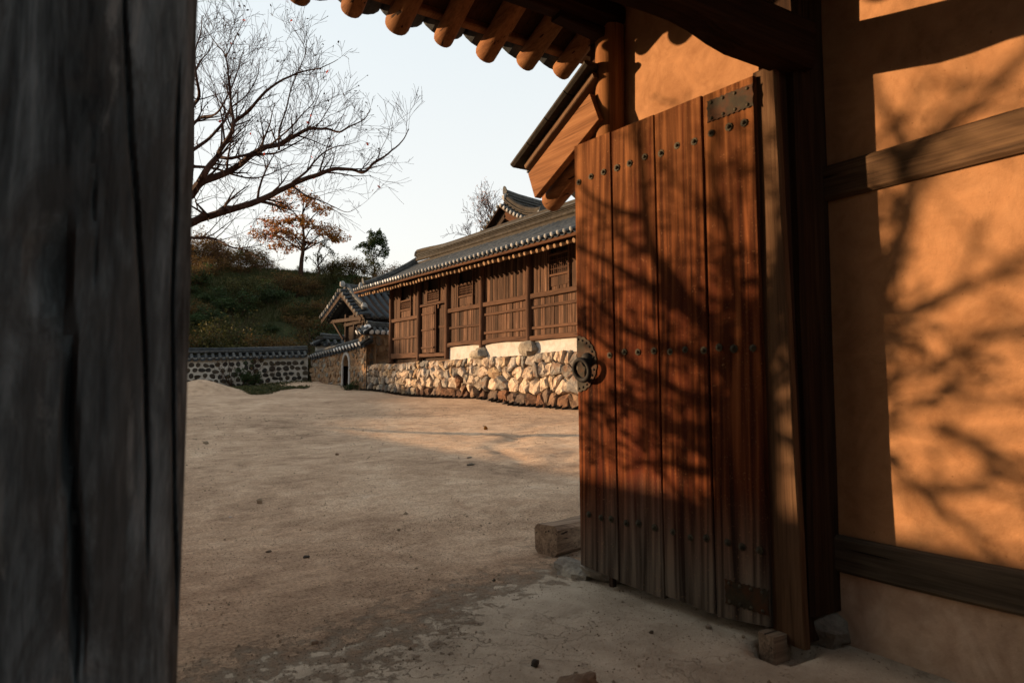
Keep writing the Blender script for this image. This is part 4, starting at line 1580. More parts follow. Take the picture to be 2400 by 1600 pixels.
def end_tile(par, c, nrm, r):
    """upright half-round ridge-end tile"""
    c, nrm = Vector(c), Vector(nrm).normalized()
    s = nrm.cross(Vector((0, 0, 1))).normalized()
    vs = []
    k = 13
    for h in (0, 0.05):
        for i in range(k):
            a = PI * i / (k - 1)
            vs.append(c + s * math.cos(a) * r * 0.8 + Vector((0, 0, 1)) * (math.sin(a) * r * 1.5 - 0.1 * r) + nrm * (h + 0.25 * r * math.sin(a)))
    fs = [tuple(range(k)), tuple(range(2 * k - 1, k - 1, -1))] + [(i, (i + 1) % k, k + (i + 1) % k, k + i) for i in range(k)]
    return MB().add(vs, fs).build('ridge_end_tile', M['tile'], par)


end_tile(st, (XK, 30.3, rz(30.3) + 0.36), (0, 1, 0.2), 0.2)


def verge(par, pts, w=0.26, h=0.26, mats=('tile', 'tile'), courses=3, name='verge_ridge'):
    """layered descending ridge along pts"""
    for c in range(courses):
        for k in range(len(pts) - 1):
            p, q = Vector(pts[k]), Vector(pts[k + 1])
            o_ = Vector((0, 0, h * (c + 0.5) / (courses + 1)))
            MB().beam(p + o_, q + o_, w * (1 - 0.12 * (c % 2)), h / (courses + 1) * 0.8, cham=0.3).build(name, M[mats[0]], par)
    for k in range(len(pts) - 1):
        p, q = Vector(pts[k]), Vector(pts[k + 1])
        o_ = Vector((0, 0, h * 0.92))
        MB().tube([p + o_, q + o_], 0.085 * w / 0.26, 9).build('verge_cap_tile', M[mats[1]], par, smooth=True)


def curve(p, q, n, sag):
    return [tuple(Vector(p).lerp(Vector(q), i / n) - Vector((0, 0, sag * 4 * (i / n) * (1 - i / n)))) for i in range(n + 1)]


verge(st, curve((13.1, 30.22, zk(30.2) + 0.02), (10.55, 30.22, 5.53), 9, 0.10))
end_tile(st, (10.50, 30.22, 5.72), (-1, 0, 0.4), 0.16)
rough_stone((10.34, 30.18, 5.62), 0.10, 0.10, 0.14, 44, 8, 6).build('lime_lump', M['lime_end'], st, smooth=True)
rough_stone((10.42, 29.85, 5.58), 0.10, 0.12, 0.12, 45, 8, 6).build('lime_lump', M['tile_ridge'], st, smooth=True)

# ------------------------------------------------------------------ clay and fieldstone wall with the little arched door
aw = root('courtyard_wall', 'sunlit ochre fieldstone wall with a white rimmed arched doorway', 'wall', (11.1, 36, 1.0))
AX = 11.1
ab = lambda y: 0.98 + 0.052 * max(0, y - 34.5) - 0.03
at_ = lambda y: 3.00 - 0.036 * (y - 31.6)
Yc, HW = 34.45, 0.52                      # doorway centre, half width (outer rim 0.66)
spring, aH = 2.05, 0.52


def arch_z(y, hw, extra=0.0):
    d = (y - Yc) / hw
    return spring + (aH + extra) * math.sqrt(max(0, 1 - d * d)) if abs(d) <= 1 else None


vs, fs = [], []
ys = [31.5 + 0.25 * i for i in range(39)] + [Yc - HW + 2 * HW * i / 14 for i in range(15)]
ys = sorted(set(round(q, 4) for q in ys if q <= 41.2))
for y in ys:
    inside = abs(y - Yc) <= HW + 1e-4
    zb = arch_z(y, HW) if inside else ab(y) - 0.1
    vs += [(AX, y, zb if zb else spring), (AX, y, at_(y) + .02), (AX + 0.5, y, zb if zb else spring), (AX + 0.5, y, at_(y) + .02), (AX, y, ab(y) - 0.1), (AX + .5, y, ab(y) - .1)]
for i in range(len(ys) - 1):
    a, b = i * 6, (i + 1) * 6
    mid = (ys[i] + ys[i + 1]) / 2
    if abs(mid - Yc) < HW:
        fs += [(a, a + 1, b + 1, b), (a + 2, b + 2, b + 3, a + 3), (a, b, b + 2, a + 2)]
    else:
        fs += [(a + 4, a + 1, b + 1, b + 4), (a + 5, b + 5, b + 3, a + 3)]
    fs.append((a + 1, a + 3, b + 3, b + 1))
MB().add(vs, fs).build('clay_core', M['mortar_clay'], aw)
# white rim
rim = []
for i in range(25):
    a = PI * i / 24
    rim.append((math.cos(a), math.sin(a)))
vs, fs = [], []
prof = [(HW - 0.02, 0.0), (HW + 0.14, 0.0), (HW + 0.14, -0.05), (HW - 0.02, -0.05), ]
path = [(Yc - 1, None)]
pts = [(1, 1.0)] + [(c, s) for c, s in rim]
st_z = [0.97]
outline = [('L', ab(Yc - HW))] + [('A', i) for i in range(25)] + [('R', ab(Yc + HW))]
for kind, val in outline:
    for rr, dx in ((HW - 0.02, 0.0), (HW + 0.13, 0.0), (HW + 0.13, -0.06), (HW - 0.02, -0.06)):
        if kind == 'A':
            c, s = rim[val]
            vs.append((AX - 0.035 + dx + 0.03, Yc - c * rr, spring + s * (rr + 0.06)))
        else:
            sg = -1 if kind == 'L' else 1
            vs.append((AX - 0.035 + dx + 0.03, Yc + sg * rr, val))
for i in range(len(outline) - 1):
    for j in range(4):
        jj = (j + 1) % 4
        fs.append((i * 4 + j, i * 4 + jj, i * 4 + 4 + jj, i * 4 + 4 + j))
MB().add(vs, fs).build('door_rim', M['plaster_white'], aw)
for k in range(6):
    yy = Yc - HW + 2 * HW * (k + 0.5) / 6
    MB().box((AX + 0.25, yy - HW / 6 + .006, 0.9), (AX + 0.28, yy + HW / 6 - .006, 2.66)).build('door_plank', M['wood_dark'], aw)
r6 = random.Random(9)
seeds = []
z = 1.05
while z < 3.0:
    y = 31.6 + r6.uniform(0, 0.25)
    while y < 41.0:
        seeds.append((y + r6.uniform(-.07, .07), z + r6.uniform(-.06, .06)))
        y += r6.uniform(0.34, 0.58)
    z += 0.285
k = 0
to3 = lambda a, b, n: (AX - 0.0 - n, a, b)
for poly in cells(seeds, 31.55, 41.15, ab, at_):
    k += 1
    cy_ = sum(p[0] for p in poly) / len(poly)
    cz_ = sum(p[1] for p in poly) / len(poly)
    if any(abs(p[0] - Yc) < HW + 0.14 and p[1] < spring + HW + 0.2 - 0.15 * abs(p[0] - Yc) for p in poly):
        # keep clear of the doorway rim: clip the cell away from it
        if cy_ < Yc:
            poly = clip(poly, 1, 0, Yc - HW - 0.16) if cz_ < spring + 0.35 else clip(poly, 0, -1, -(spring + HW + 0.22))
        else:
            poly = clip(poly, -1, 0, -(Yc + HW + 0.16)) if cz_ < spring + 0.35 else clip(poly, 0, -1, -(spring + HW + 0.22))
        if len(poly) < 3:
            continue
    mb = stone_block(poly, to3, 0.045, rnd.uniform(0.02, 0.06), k + 500, rnd_=0.24, back=0.05, rough=0.02)
    if mb:
        mb.build('stone', M['stone_grey'] if rnd.random() < 0.14 else M['stone_clay'], aw)
# tiled cap
cy_ = lambda t: 31.6 + 9.5 * t
tile_roof(aw, lambda t: (AX - 0.20, cy_(t), at_(cy_(t)) + 0.02), lambda t: (AX + 0.22, cy_(t), at_(cy_(t)) + 0.26), 19, r=0.10, white=set(range(0, 9)), sag=0.0, cuts=1, end_r=0.11)
for c in range(3):
    MB().beam((AX + 0.02 + 0.09 * c, 31.6, at_(31.6) + 0.17 + 0.07 * c), (AX + 0.02 + 0.09 * c, 41.1, at_(41.1) + 0.17 + 0.07 * c), 0.16, 0.045, n=20, jit=0.01, cham=0.3).build('cap_course', M['tile_ridge'], aw)
MB().tube([(AX + 0.28, 31.6 + 0.5 * i, at_(31.6 + .5 * i) + 0.38) for i in range(20)], 0.09, 8).build('cap_ridge', M['tile'], aw, smooth=True)

# short high wall at the end of the terrace
pw = root('courtyard_wall', 'short high ochre wall block topped with white ended tiles beside the storehouse corner', 'wall', (11.8, 32.3, 2.0))
MB().beam((11.80, 32.25, 1.2), (11.80, 32.25, 3.56), 1.36, 0.60, up=(0, 1, 0), cham=0.1, n=8, jit=0.03).build('clay_core', M['mortar_clay'], pw)
seeds = []
z = 1.35
while z < 3.5:
    y = 31.92
    x = 11.2
    while x < 12.5:
        seeds.append((x + r6.uniform(-.05, .05), z + r6.uniform(-.05, .05)))
        x += r6.uniform(0.34, 0.5)
    z += 0.36
for poly in cells(seeds, 11.14, 12.46, lambda a: 1.3, lambda a: 3.5):
    k += 1
    mb = stone_block(poly, lambda a, b, n: (a, 31.94 - n, b), 0.04, 0.035, k + 900, rnd_=0.15, back=0.05, rough=0.015)
    if mb:
        mb.build('stone', M['stone_clay'], pw)
for z in (2.2, 2.55, 2.9, 3.25):
    MB().beam((11.11, 32.0 + rnd.uniform(0, .05), z), (11.11, 32.5, z), 0.10, 0.30, cham=0.25, n=2, jit=0.02).build('stone', M['stone_clay'], pw)
tile_roof(pw, lambda t: (11.0 + 1.5 * t, 31.78, 3.60), lambda t: (11.0 + 1.5 * t, 32.3, 3.90), 5, r=0.10, white={0, 1, 2, 3, 4}, sag=0, cuts=1, end_r=0.12)
tile_roof(pw, lambda t: (11.0, 31.85 + 0.9 * t, 3.60), lambda t: (11.4, 31.85 + 0.9 * t, 3.86), 2, r=0.10, white={0, 1}, sag=0, cuts=1, end_r=0.12)
MB().beam((11.45, 32.3, 3.98), (12.6, 32.3, 3.95), 0.22, 0.26, n=4, cham=0.3).build('cap_ridge', M['tile'], pw)
MB().tube([(11.4, 32.3, 4.15), (12.0, 32.3, 4.10), (12.6, 32.3, 4.10)], 0.08, 8).build('cap_ridge_tile', M['tile'], pw, smooth=True)
rough_stone((11.38, 32.15, 3.84), 0.20, 0.16, 0.17, 71, 10, 7).build('lime_lump', M['lime_white'], pw, smooth=True)
MB().beam((11.33, 32.2, 3.95), (11.22, 32.2, 4.35), 0.06, 0.12, up=(0, 1, 0), n=3, taper=0.5).build('upright_tile', M['tile_ridge'], pw)

# ------------------------------------------------------------------ far wall: dark river stones in pale mortar
fw = root('boundary_wall', 'pale mortar wall dotted with dark round stones under a dark tiled cap', 'wall', (2, 41.5, 0.7))
FY = 41.5
fb = lambda x: gz(x, FY) - 0.1
ft = lambda x: 2.42 + 0.053 * max(-2, (x - 4.35))
vs, fs = [], []
xs = [-9 + 0.5 * i for i in range(41)]
for x in xs:
    vs += [(x, FY, fb(x)), (x, FY, ft(x) + 0.1), (x, FY + 0.5, ft(x) + 0.1), (x, FY + 0.5, fb(x))]
for i in range(40):
    a, b = i * 4, i * 4 + 4
    fs += [(a, b, b + 1, a + 1), (a + 1, b + 1, b + 2, a + 2), (a + 2, b + 2, b + 3, a + 3)]
MB().add(vs, fs).build('mortar_core', M['mortar_white'], fw)
r7 = random.Random(4)
k = 0
row = 0
while row < 6:
    x = -4.0 + r7.uniform(0, 0.3)
    while x < 11.0:
        zc = fb(x) + 0.28 + row * 0.315 + r7.uniform(-.05, .05)
        if zc < ft(x) - 0.12:
            rx, rz_ = r7.uniform(0.11, 0.19), r7.uniform(0.10, 0.15)
            k += 1
            poly = []
            ph = r7.uniform(0, 6)
            for i in range(7):
                a = 2 * PI * i / 7 + ph
                q = 1 + r7.uniform(-0.18, 0.18)
                poly.append((x + math.cos(a) * rx * q * 1.15, zc + math.sin(a) * rz_ * q * 1.15))
            mb = stone_block(poly, lambda a, b, n: (a, FY - n, b), 0.0, r7.uniform(0.03, 0.06), k + 2000, rnd_=0.25, back=0.04, rough=0.01)
            if mb:
                mb.build('stone', M['stone_dark'], fw)
        x += r7.uniform(0.30, 0.46)
    row += 1
tile_roof(fw, lambda t: (-8 + 19 * t, FY - 0.25, ft(-8 + 19 * t) + 0.03), lambda t: (-8 + 19 * t, FY + 0.25, ft(-8 + 19 * t) + 0.36), 52, r=0.085, ends='tile', sag=0, cuts=1)
MB().tube([(-9 + i, FY + 0.25, ft(-9 + i) + 0.55) for i in range(21)], 0.10, 8).build('cap_ridge', M['tile'], fw, smooth=True)
MB().tube([(-9 + i, FY + 0.13, ft(-9 + i) + 0.44) for i in range(21)], 0.06, 6).build('cap_course', M['tile'], fw, smooth=True)
MB().beam((-9, FY + 0.25, ft(-9) + 0.35), (11, FY + 0.25, ft(11) + 0.35), 0.3, 0.3, n=2).build('cap_bed', M['tile_pan'], fw)

f2 = root('boundary_wall', 'higher step of tiled wall seen behind the sunlit wall, left of the small gate', 'wall', (13.5, 43, 1.5))
MB().box((11.9, 42.8, 0.8), (17.5, 43.25, 3.62)).build('mortar_core', M['mortar_white'], f2)
tile_roof(f2, lambda t: (11.9 + 5.5 * t, 42.55, 3.62), lambda t: (11.9 + 5.5 * t, 43.0, 3.92), 12, r=0.10, ends='tile', sag=0, cuts=1)
tile_roof(f2, lambda t: (11.65, 42.6 + 0.8 * t, 3.60), lambda t: (12.1, 42.6 + 0.8 * t, 3.90), 2, r=0.10, ends='tile_ridge' if False else 'lime_end', sag=0, cuts=1)
MB().beam((12.3, 43.0, 4.02), (17.4, 43.0, 3.98), 0.25, 0.22, n=4, cham=0.3).build('cap_ridge', M['tile'], f2)
MB().tube([(12.15, 43.0, 4.24), (13.5, 43.0, 4.17), (17.4, 43.0, 4.17)], 0.09, 8).build('cap_ridge_tile', M['tile'], f2, smooth=True)
rough_stone((12.05, 42.9, 3.92), 0.22, 0.2, 0.20, 81, 10, 7).build('lime_lump', M['tile_ridge'], f2, smooth=True)

# courtyard wall on the left (west side)
lw = root('courtyard_wall', 'low ochre wall with tiled top on the left side of the yard', 'wall', (-6.2, 18, 0.2))
LWZ = 2.40
MB().box((-6.5, 9.5, -0.2), (-6.1, 30, LWZ - 0.18)).build('clay_core', M['mortar_clay'], lw)
MB().beam((-6.3, 9.5, LWZ - 0.06), (-6.3, 30, LWZ - 0.06), 0.7, 0.24, cham=0.45, n=20, jit=0.01).build('tile_cap', M['tile'], lw)

# ------------------------------------------------------------------ small gate pavilion behind the wall
sg = root('small_gatehouse', 'small dark gate building with tiled gable roof left of the storehouse', 'gatehouse', (13, 36.5, 2.0))
GX = 11.75
ap = Vector((GX, 36.75, 6.25))
nl = Vector((GX, 33.45, 4.50))
fl = Vector((GX, 40.55, 4.95))
E_ = 18.5
# near slope, facing the yard
tile_roof(sg, lambda t: (GX + 0.25 + 6.4 * t, nl.y, nl.z), lambda t: (GX + 0.25 + 6.4 * t, ap.y, ap.z), 15, r=0.14, tmat='tile_pan', ends='tile', sag=0.15, end_r=0.13)
MB().add([(GX, fl.y, fl.z - .08), (E_, fl.y, fl.z - .08), (E_, ap.y, ap.z - .08), (GX, ap.y, ap.z - .08), (GX, nl.y, nl.z - .04), (E_, nl.y, nl.z - .04)], [(0, 1, 2, 3), (3, 2, 5, 4)]).build('roof_boards', M['wood_dark'], sg)
tile_roof(sg, lambda t: (GX + 0.25 + 6.4 * t, fl.y, fl.z), lambda t: (GX + 0.25 + 6.4 * t, ap.y, ap.z), 15, r=0.14, ends=None, sag=0.15)
# verge: tiles laid crosswise, their round ends showing on the gable side
for (e_, n_) in ((nl, 8), (fl, 10)):
    for i in range(n_):
        t = (i + 0.5) / n_
        p = e_.lerp(ap, t) - Vector((0, 0, 0.15 * 4 * t * (1 - t) * 0.5 - 0.05))
        MB().arch((p.x - 0.38, p.y, p.z - 0.02), (p.x + 0.3, p.y, p.z + 0.10), (0, 0, 1), 0.13, 0.02, n=7).build('verge_tile', M['tile_pan'], sg, smooth=True)
        MB().dome((p.x - 0.38, p.y, p.z + 0.03), (-1, 0, 0), 0.12, 0.05, 10).build('tile_end', M['lime_end' if (e_ is fl and i % 3 == 1) else 'tile'], sg, smooth=True)
    MB().beam((GX - 0.25, e_.y, e_.z - 0.16), (GX - 0.25, ap.y, ap.z - 0.22), 0.06, 0.26, up=(0, 0, 1), n=4, cham=0.1).build('barge_board', M['wood_dark'], sg)
verge(sg, curve((GX + 0.1, 36.7, 6.27), (GX + 0.1, 34.1, 4.98), 7, 0.10), w=0.36, h=0.24, mats=('tile_ridge', 'tile'))
verge(sg, [(GX - 0.1, ap.y, ap.z + .02), (GX + 1.2, ap.y, ap.z - 0.05), (GX + 4, ap.y, ap.z - .08), (E_, ap.y, ap.z - .08)], w=0.36, h=0.30)
rough_stone((GX - 0.25, 36.6, 6.58), 0.17, 0.15, 0.17, 91, 10, 7).build('lime_lump', M['lime_end'], sg, smooth=True)
rough_stone((GX + 0.05, 33.9, 5.12), 0.18, 0.18, 0.18, 92, 10, 7).build('lime_lump', M['lime_end'], sg, smooth=True)
end_tile(sg, (GX + 0.05, 34.05, 5.12), (-0.3, -1, 0.3), 0.17)
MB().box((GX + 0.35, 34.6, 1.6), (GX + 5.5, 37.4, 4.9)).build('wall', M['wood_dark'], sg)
for (x, y) in ((GX + 0.30, 34.55), (GX + 0.30, 37.45), (GX + 0.30, 36.0), (GX + 3, 34.55)):
    MB().beam((x, y, 1.6), (x, y, 5.0), 0.20, 0.20, up=(0, 1, 0), n=3).build('post', M['wood_dark'], sg)
for k in range(5):
    MB().beam((GX + 0.32, 34.75 + 0.26 * k, 2.0), (GX + 0.32, 34.75 + 0.26 * k, 4.2), 0.05, 0.25, up=(0, 1, 0)).build('plank', M['wood_dark'], sg)
MB().beam((GX + 0.15, 33.8, 4.52), (GX + 0.15, 40.2, 4.78), 0.2, 0.2, n=3).build('purlin', M['wood_dark'], sg)
MB().beam((GX + 0.1, 37.4, 3.6), (GX + 0.1, 39.6, 4.85), 0.10, 0.12, n=2).build('brace', M['wood_dark'], sg)
MB().beam((GX + 0.25, 34.3, 4.40), (GX + 0.25, 37.6, 4.40), 0.14, 0.18, n=2).build('lintel', M['wood_dark'], sg)

# ------------------------------------------------------------------ tall hall whose gable rises behind the storehouse ridge
th = root('upper_hall', 'tall hall showing only its upswept tiled gable above the storehouse ridge', 'hall', (20, 32, 3))
UX = 19.3
ua = Vector((UX, 32.15, 11.05))
un = Vector((UX, 28.3, 9.35))
uf = Vector((UX, 36.6, 9.05))
tile_roof(th, lambda t: (UX + 0.4 + 8 * t, un.y, un.z), lambda t: (UX + 0.4 + 8 * t, ua.y, ua.z), 22, r=0.10, ends=None, sag=0.2)
MB().add([(UX, uf.y, uf.z - .1), (UX + 9, uf.y, uf.z - .1), (UX + 9, ua.y, ua.z - .1), (UX, ua.y, ua.z - .1), (UX, un.y, un.z - .1), (UX + 9, un.y, un.z - .1)], [(0, 1, 2, 3), (3, 2, 5, 4)]).build('roof_boards', M['wood_dark'], th)
for (e_, n_) in ((un, 11), (uf, 12)):
    for i in range(n_):
        t = (i + 0.5) / n_
        p = e_.lerp(ua, t) - Vector((0, 0, 0.22 * 4 * t * (1 - t)))
        MB().arch((p.x - 0.45, p.y, p.z - 0.04), (p.x + 0.35, p.y, p.z + 0.10), (0, 0, 1), 0.12, 0.02, n=7).build('verge_tile', M['tile'], th, smooth=True)
        MB().dome((p.x - 0.45, p.y, p.z + 0.01), (-1, 0, 0), 0.11, 0.05, 10).build('tile_end', M['lime_end' if e_ is un else 'tile'], th, smooth=True)
    pts = curve((UX - 0.25, e_.y, e_.z - 0.10), (UX - 0.25, ua.y, ua.z - 0.12), 5, 0.22)
    for k in range(5):
        MB().beam(pts[k], pts[k + 1], 0.35, 0.10, n=1, cham=0.1).build('verge_board', M['wood_dark'], th)
    pts = curve((UX - 0.05, e_.y, e_.z - 0.45), (UX - 0.05, ua.y, ua.z - 0.5), 4, 0.2)
    for k in range(4):
        MB().beam(pts[k], pts[k + 1], 0.06, 0.42, n=1, cham=0.1).build('barge_board', M['wood_eave' if e_ is un else 'wood_dark'], th)
verge(th, curve((UX, 32.1, 11.08), (UX, 28.7, 9.62), 8, 0.28), w=0.42, h=0.46, mats=('tile_ridge', 'tile_ridge'))
end_tile(th, (UX, 28.6, 9.85), (0, -1, 0.3), 0.26)
rough_stone((UX - 0.15, 28.62, 9.75), 0.12, 0.12, 0.2, 93, 8, 6).build('lime_lump', M['lime_end'], th, smooth=True)
rp = [(UX + 0.05, 32.15, 11.15), (UX + 0.8, 32.15, 11.02), (UX + 2.2, 32.15, 10.88), (UX + 5, 32.15, 10.80), (UX + 9, 32.15, 10.80)]
verge(th, rp, w=0.36, h=0.72, courses=4)
end_tile(th, (UX - 0.02, 32.15, 11.72), (-1, 0, 0.1), 0.27)
rough_stone((UX - 0.12, 32.1, 11.45), 0.14, 0.14, 0.2, 94, 8, 6).build('lime_lump', M['lime_end'], th, smooth=True)
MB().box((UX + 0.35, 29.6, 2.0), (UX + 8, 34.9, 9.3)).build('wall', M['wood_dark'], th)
vs = [(UX + 0.3, 29.4, 9.2), (UX + 0.3, 35.2, 9.0), (UX + 0.3, 32.15, 10.75)]
MB().add(vs, [(0, 2, 1)]).build('gable_wall', M['wood_store'], th)
for k in range(12):
    y = 29.7 + 0.42 * k
    zt = 10.7 - abs(y - 32.15) * 0.5
    MB().beam((UX + 0.24, y, 9.1), (UX + 0.24, y, zt), 0.05, 0.40, up=(0, 1, 0), n=1).build('plank', M['wood_store'], th)
MB().beam((UX + 0.05, 29.6, 9.75), (UX + 0.05, 34.6, 9.75), 0.12, 0.28, n=3, jit=.01).build('tie_beam', M['wood_rafter'], th)
# ------------------------------------------------------------------ plants
UP = Vector((0, 0, 1))


def rvec(r_):
    while True:
        v = Vector((r_.uniform(-1, 1), r_.uniform(-1, 1), r_.uniform(-1, 1)))
        if 0.05 < v.length < 1:
            return v.normalized()


def grow(mb, leaves, r_, p, d, length, rad, level, maxlev, up=0.25, wander=0.35, kids=5, seg=5, ang=0.75, shrink=0.58, leafp=0.0, minr=0.0022):
    """one curved twig with children; ends collected in leaves"""
    pts, rr = [Vector(p)], [rad]
    d = Vector(d).normalized()
    st_ = length / seg
    for i in range(seg):
        d = (d + rvec(r_) * wander * 0.45 + UP * up * 0.22).normalized()
        pts.append(pts[-1] + d * st_)
        rr.append(max(minr, rad * (1 - 0.75 * (i + 1) / seg)))
    mb.tube(pts, rr, 5 if rad > 0.02 else (4 if rad > 0.008 else 3), cap=False)
    if level >= maxlev:
        leaves.append((pts[-1], d))
        return
    for k in range(kids):
        t = r_.uniform(0.22, 1.0)
        i = min(seg - 1, int(t * seg))
        q = pts[i].lerp(pts[i + 1], t * seg - i)
        dd = (pts[i + 1] - pts[i]).normalized()
        side = rvec(r_)
        side = (side - dd * side.dot(dd)).normalized()
        nd = (dd * math.cos(ang) + side * math.sin(ang) + UP * up * 0.5).normalized()
        grow(mb, leaves, r_, q, nd, length * shrink * r_.uniform(0.6, 1.4), max(minr, rr[i] * 0.62), level + 1, maxlev, up, wander, kids, max(3, seg - 1), ang, shrink, leafp, minr)


def limb(mb, leaves, r_, path, r0, r1, nkids, klen, maxlev=2, up=0.25, kids=4, ang=0.8, minr=0.0022, sides=7):
    """a guided main limb with side growth"""
    # resample with a smooth curve
    P = [Vector(p) for p in path]
    pts = []
    for i in range(len(P) - 1):
        p0, p1, p2, p3 = P[max(0, i - 1)], P[i], P[i + 1], P[min(len(P) - 1, i + 2)]
        for k in range(4):
            t = k / 4
            pts.append(0.5 * ((2 * p1) + (p2 - p0) * t + (2 * p0 - 5 * p1 + 4 * p2 - p3) * t * t + (3 * p1 - p0 - 3 * p2 + p3) * t ** 3))
    pts.append(P[-1])
    n = len(pts)
    pts = [p + wob(p, 3.0, r0 * 0.25) for p in pts]
    rr = [r0 + (r1 - r0) * (i / (n - 1)) ** 0.8 for i in range(n)]
    mb.tube(pts, rr, sides)
    for k in range(nkids):
        t = r_.uniform(0.08, 1.0)
        i = min(n - 2, int(t * (n - 1)))
        dd = (pts[i + 1] - pts[i]).normalized()
        side = rvec(r_)
        side = (side - dd * side.dot(dd)).normalized()
        nd = (dd * math.cos(ang) + side * math.sin(ang) + UP * up).normalized()
        grow(mb, leaves, r_, pts[i], nd, klen * r_.uniform(0.5, 1.3) * (1.15 - 0.5 * t), max(minr, rr[i] * 0.45), 1, maxlev, up, kids=kids, minr=minr)
    return pts


def leaf_object(name, pts, size, mat, parent, r_, per=1, spread=0.0, kind=None, aspect=0.6):
    vs, fs = [], []
    for (p, d) in pts:
        for _ in range(per):
            c = Vector(p) + rvec(r_) * spread * r_.random()
            a = rvec(r_)
            b = a.cross(rvec(r_)).normalized()
            s = size * r_.uniform(0.6, 1.3)
            n = len(vs)
            vs += [c, c + a * s * 0.5 + b * s * aspect * 0.5, c + a * s, c + a * s * 0.5 - b * s * aspect * 0.5]
            fs.append((n, n + 1, n + 2, n + 3))
    o = MB().add(vs, fs).build(name, mat, parent)
    if kind:
        o['kind'] = kind
    return o


# ---- big bare tree whose trunk stands just behind the left gatepost
Z3 = lambda L: [(400 + x / 3.137, y / 3.137) for x, y in L]
LIMBS = [
    (Z3([(150, 1640), (250, 1600), (390, 1560), (640, 1480), (800, 1400), (940, 1340), (1060, 1290), (1200, 1245), (1330, 1250), (1420, 1270), (1500, 1190), (1600, 1130), (1700, 1040), (1750, 950)]), 0.075, 0.006, 0.0, 34),
    (Z3([(150, 1440), (220, 1345), (350, 1290), (480, 1230), (600, 1140), (700, 1080), (800, 1060), (900, 1010), (1000, 955), (1060, 945), (1160, 950), (1240, 972), (1320, 930), (1430, 870), (1470, 800)]), 0.075, 0.005, 0.6, 34),
    (Z3([(170, 1400), (240, 1290), (300, 1200), (345, 1150), (380, 1080), (450, 970), (470, 900), (560, 830), (640, 740), (760, 620), (900, 550), (1000, 520), (1100, 500), (1230, 440)]), 0.062, 0.004, -0.7, 32),
    (Z3([(465, 905), (445, 780), (430, 620), (405, 420), (340, 330), (250, 200)]), 0.028, 0.004, -0.2, 22),
    (Z3([(405, 420), (450, 330), (500, 230), (540, 140)]), 0.013, 0.003, 0.1, 12),
    (Z3([(350, 1155), (430, 1165), (520, 1150), (600, 1130), (740, 1130), (850, 1090), (990, 1010), (1060, 900)]), 0.035, 0.004, 0.4, 20),
    (Z3([(795, 1100), (795, 1000), (805, 930), (850, 800), (890, 640), (940, 520), (990, 380), (940, 270), (860, 150)]), 0.022, 0.003, 0.9, 22),
    (Z3([(900, 1340), (1000, 1260), (1060, 1185), (1130, 1120), (1220, 1080), (1300, 1065), (1390, 1040)]), 0.024, 0.003, -0.5, 16),
    (Z3([(900, 1370), (1000, 1440), (1100, 1475), (1200, 1520), (1300, 1560), (1400, 1510)]), 0.018, 0.003, 0.5, 12),
    (Z3([(150, 1225), (260, 1230), (350, 1245), (480, 1290), (600, 1310), (700, 1290), (850, 1225), (950, 1200)]), 0.03, 0.004, 1.0, 16),
    (Z3([(150, 790), (210, 705), (190, 560), (175, 400), (220, 250), (230, 120)]), 0.035, 0.004, -0.9, 18),
    (Z3([(150, 1110), (260, 1040), (340, 960), (400, 880), (440, 800), (560, 700), (640, 560), (650, 430)]), 0.035, 0.004, 1.3, 22),
    (Z3([(730, 1070), (860, 960), (960, 850), (1060, 740), (1090, 600)]), 0.018, 0.003, -1.0, 18),
    (Z3([(1060, 945), (1110, 880), (1180, 760), (1190, 640)]), 0.010, 0.003, 0.3, 10),
    ([(430 + x / 5.8075, 430 + y / 5.8075) for x, y in [(60, 740), (300, 740), (420, 755), (500, 790), (640, 860), (750, 888), (880, 920), (980, 990), (1080, 1030), (1200, 1000)]], 0.028, 0.003, 0.8, 14),
    ([(430 + x / 5.8075, 430 + y / 5.8075) for x, y in [(750, 888), (860, 870), (1000, 850), (1080, 830)]], 0.012, 0.003, 0.6, 8),
    (Z3([(150, 930), (230, 860), (330, 840), (420, 700), (480, 560), (520, 400)]), 0.03, 0.003, -1.2, 22),
    (Z3([(150, 640), (200, 480), (280, 380), (330, 260)]), 0.022, 0.003, 0.5, 16),
]
LIMBS += [
    ([(415, 640), (360, 560), (280, 500), (180, 470), (60, 480)], 0.06, 0.006, 0.6, 20),
    ([(430, 520), (380, 420), (300, 330), (220, 240), (150, 130)], 0.06, 0.006, -0.5, 22),
    ([(436, 420), (400, 300), (350, 180), (330, 60)], 0.045, 0.005, 0.4, 18),
    ([(438, 380), (420, 240), (430, 100), (450, -40)], 0.04, 0.005, -0.3, 16),
]
TD = 13.6
bt = root('bare_tree', 'big nearly leafless tree spreading over the yard beside the grey gatepost', 'tree', tuple(dep(432, 960, TD) * 1.0))
r8 = random.Random(21)
tb = dep(392, 940, TD)
tb.z = ground_z(tb.x, tb.y) - 0.1
trunk = [tb, dep(396, 800, TD), dep(408, 680, TD), dep(424, 590, TD), dep(432, 500, TD), dep(438, 440, TD), dep(446, 380, TD), dep(450, 260, TD), dep(445, 160, TD)]
mb = MB()
trunk.insert(1, tb.lerp(trunk[1], 0.16))
mb.tube(trunk, [0.30, 0.20, 0.165, 0.14, 0.13, 0.12, 0.10, 0.07, 0.04, 0.015], 12)
mb.build('trunk', M['bark'], bt, smooth=True)
ends = []
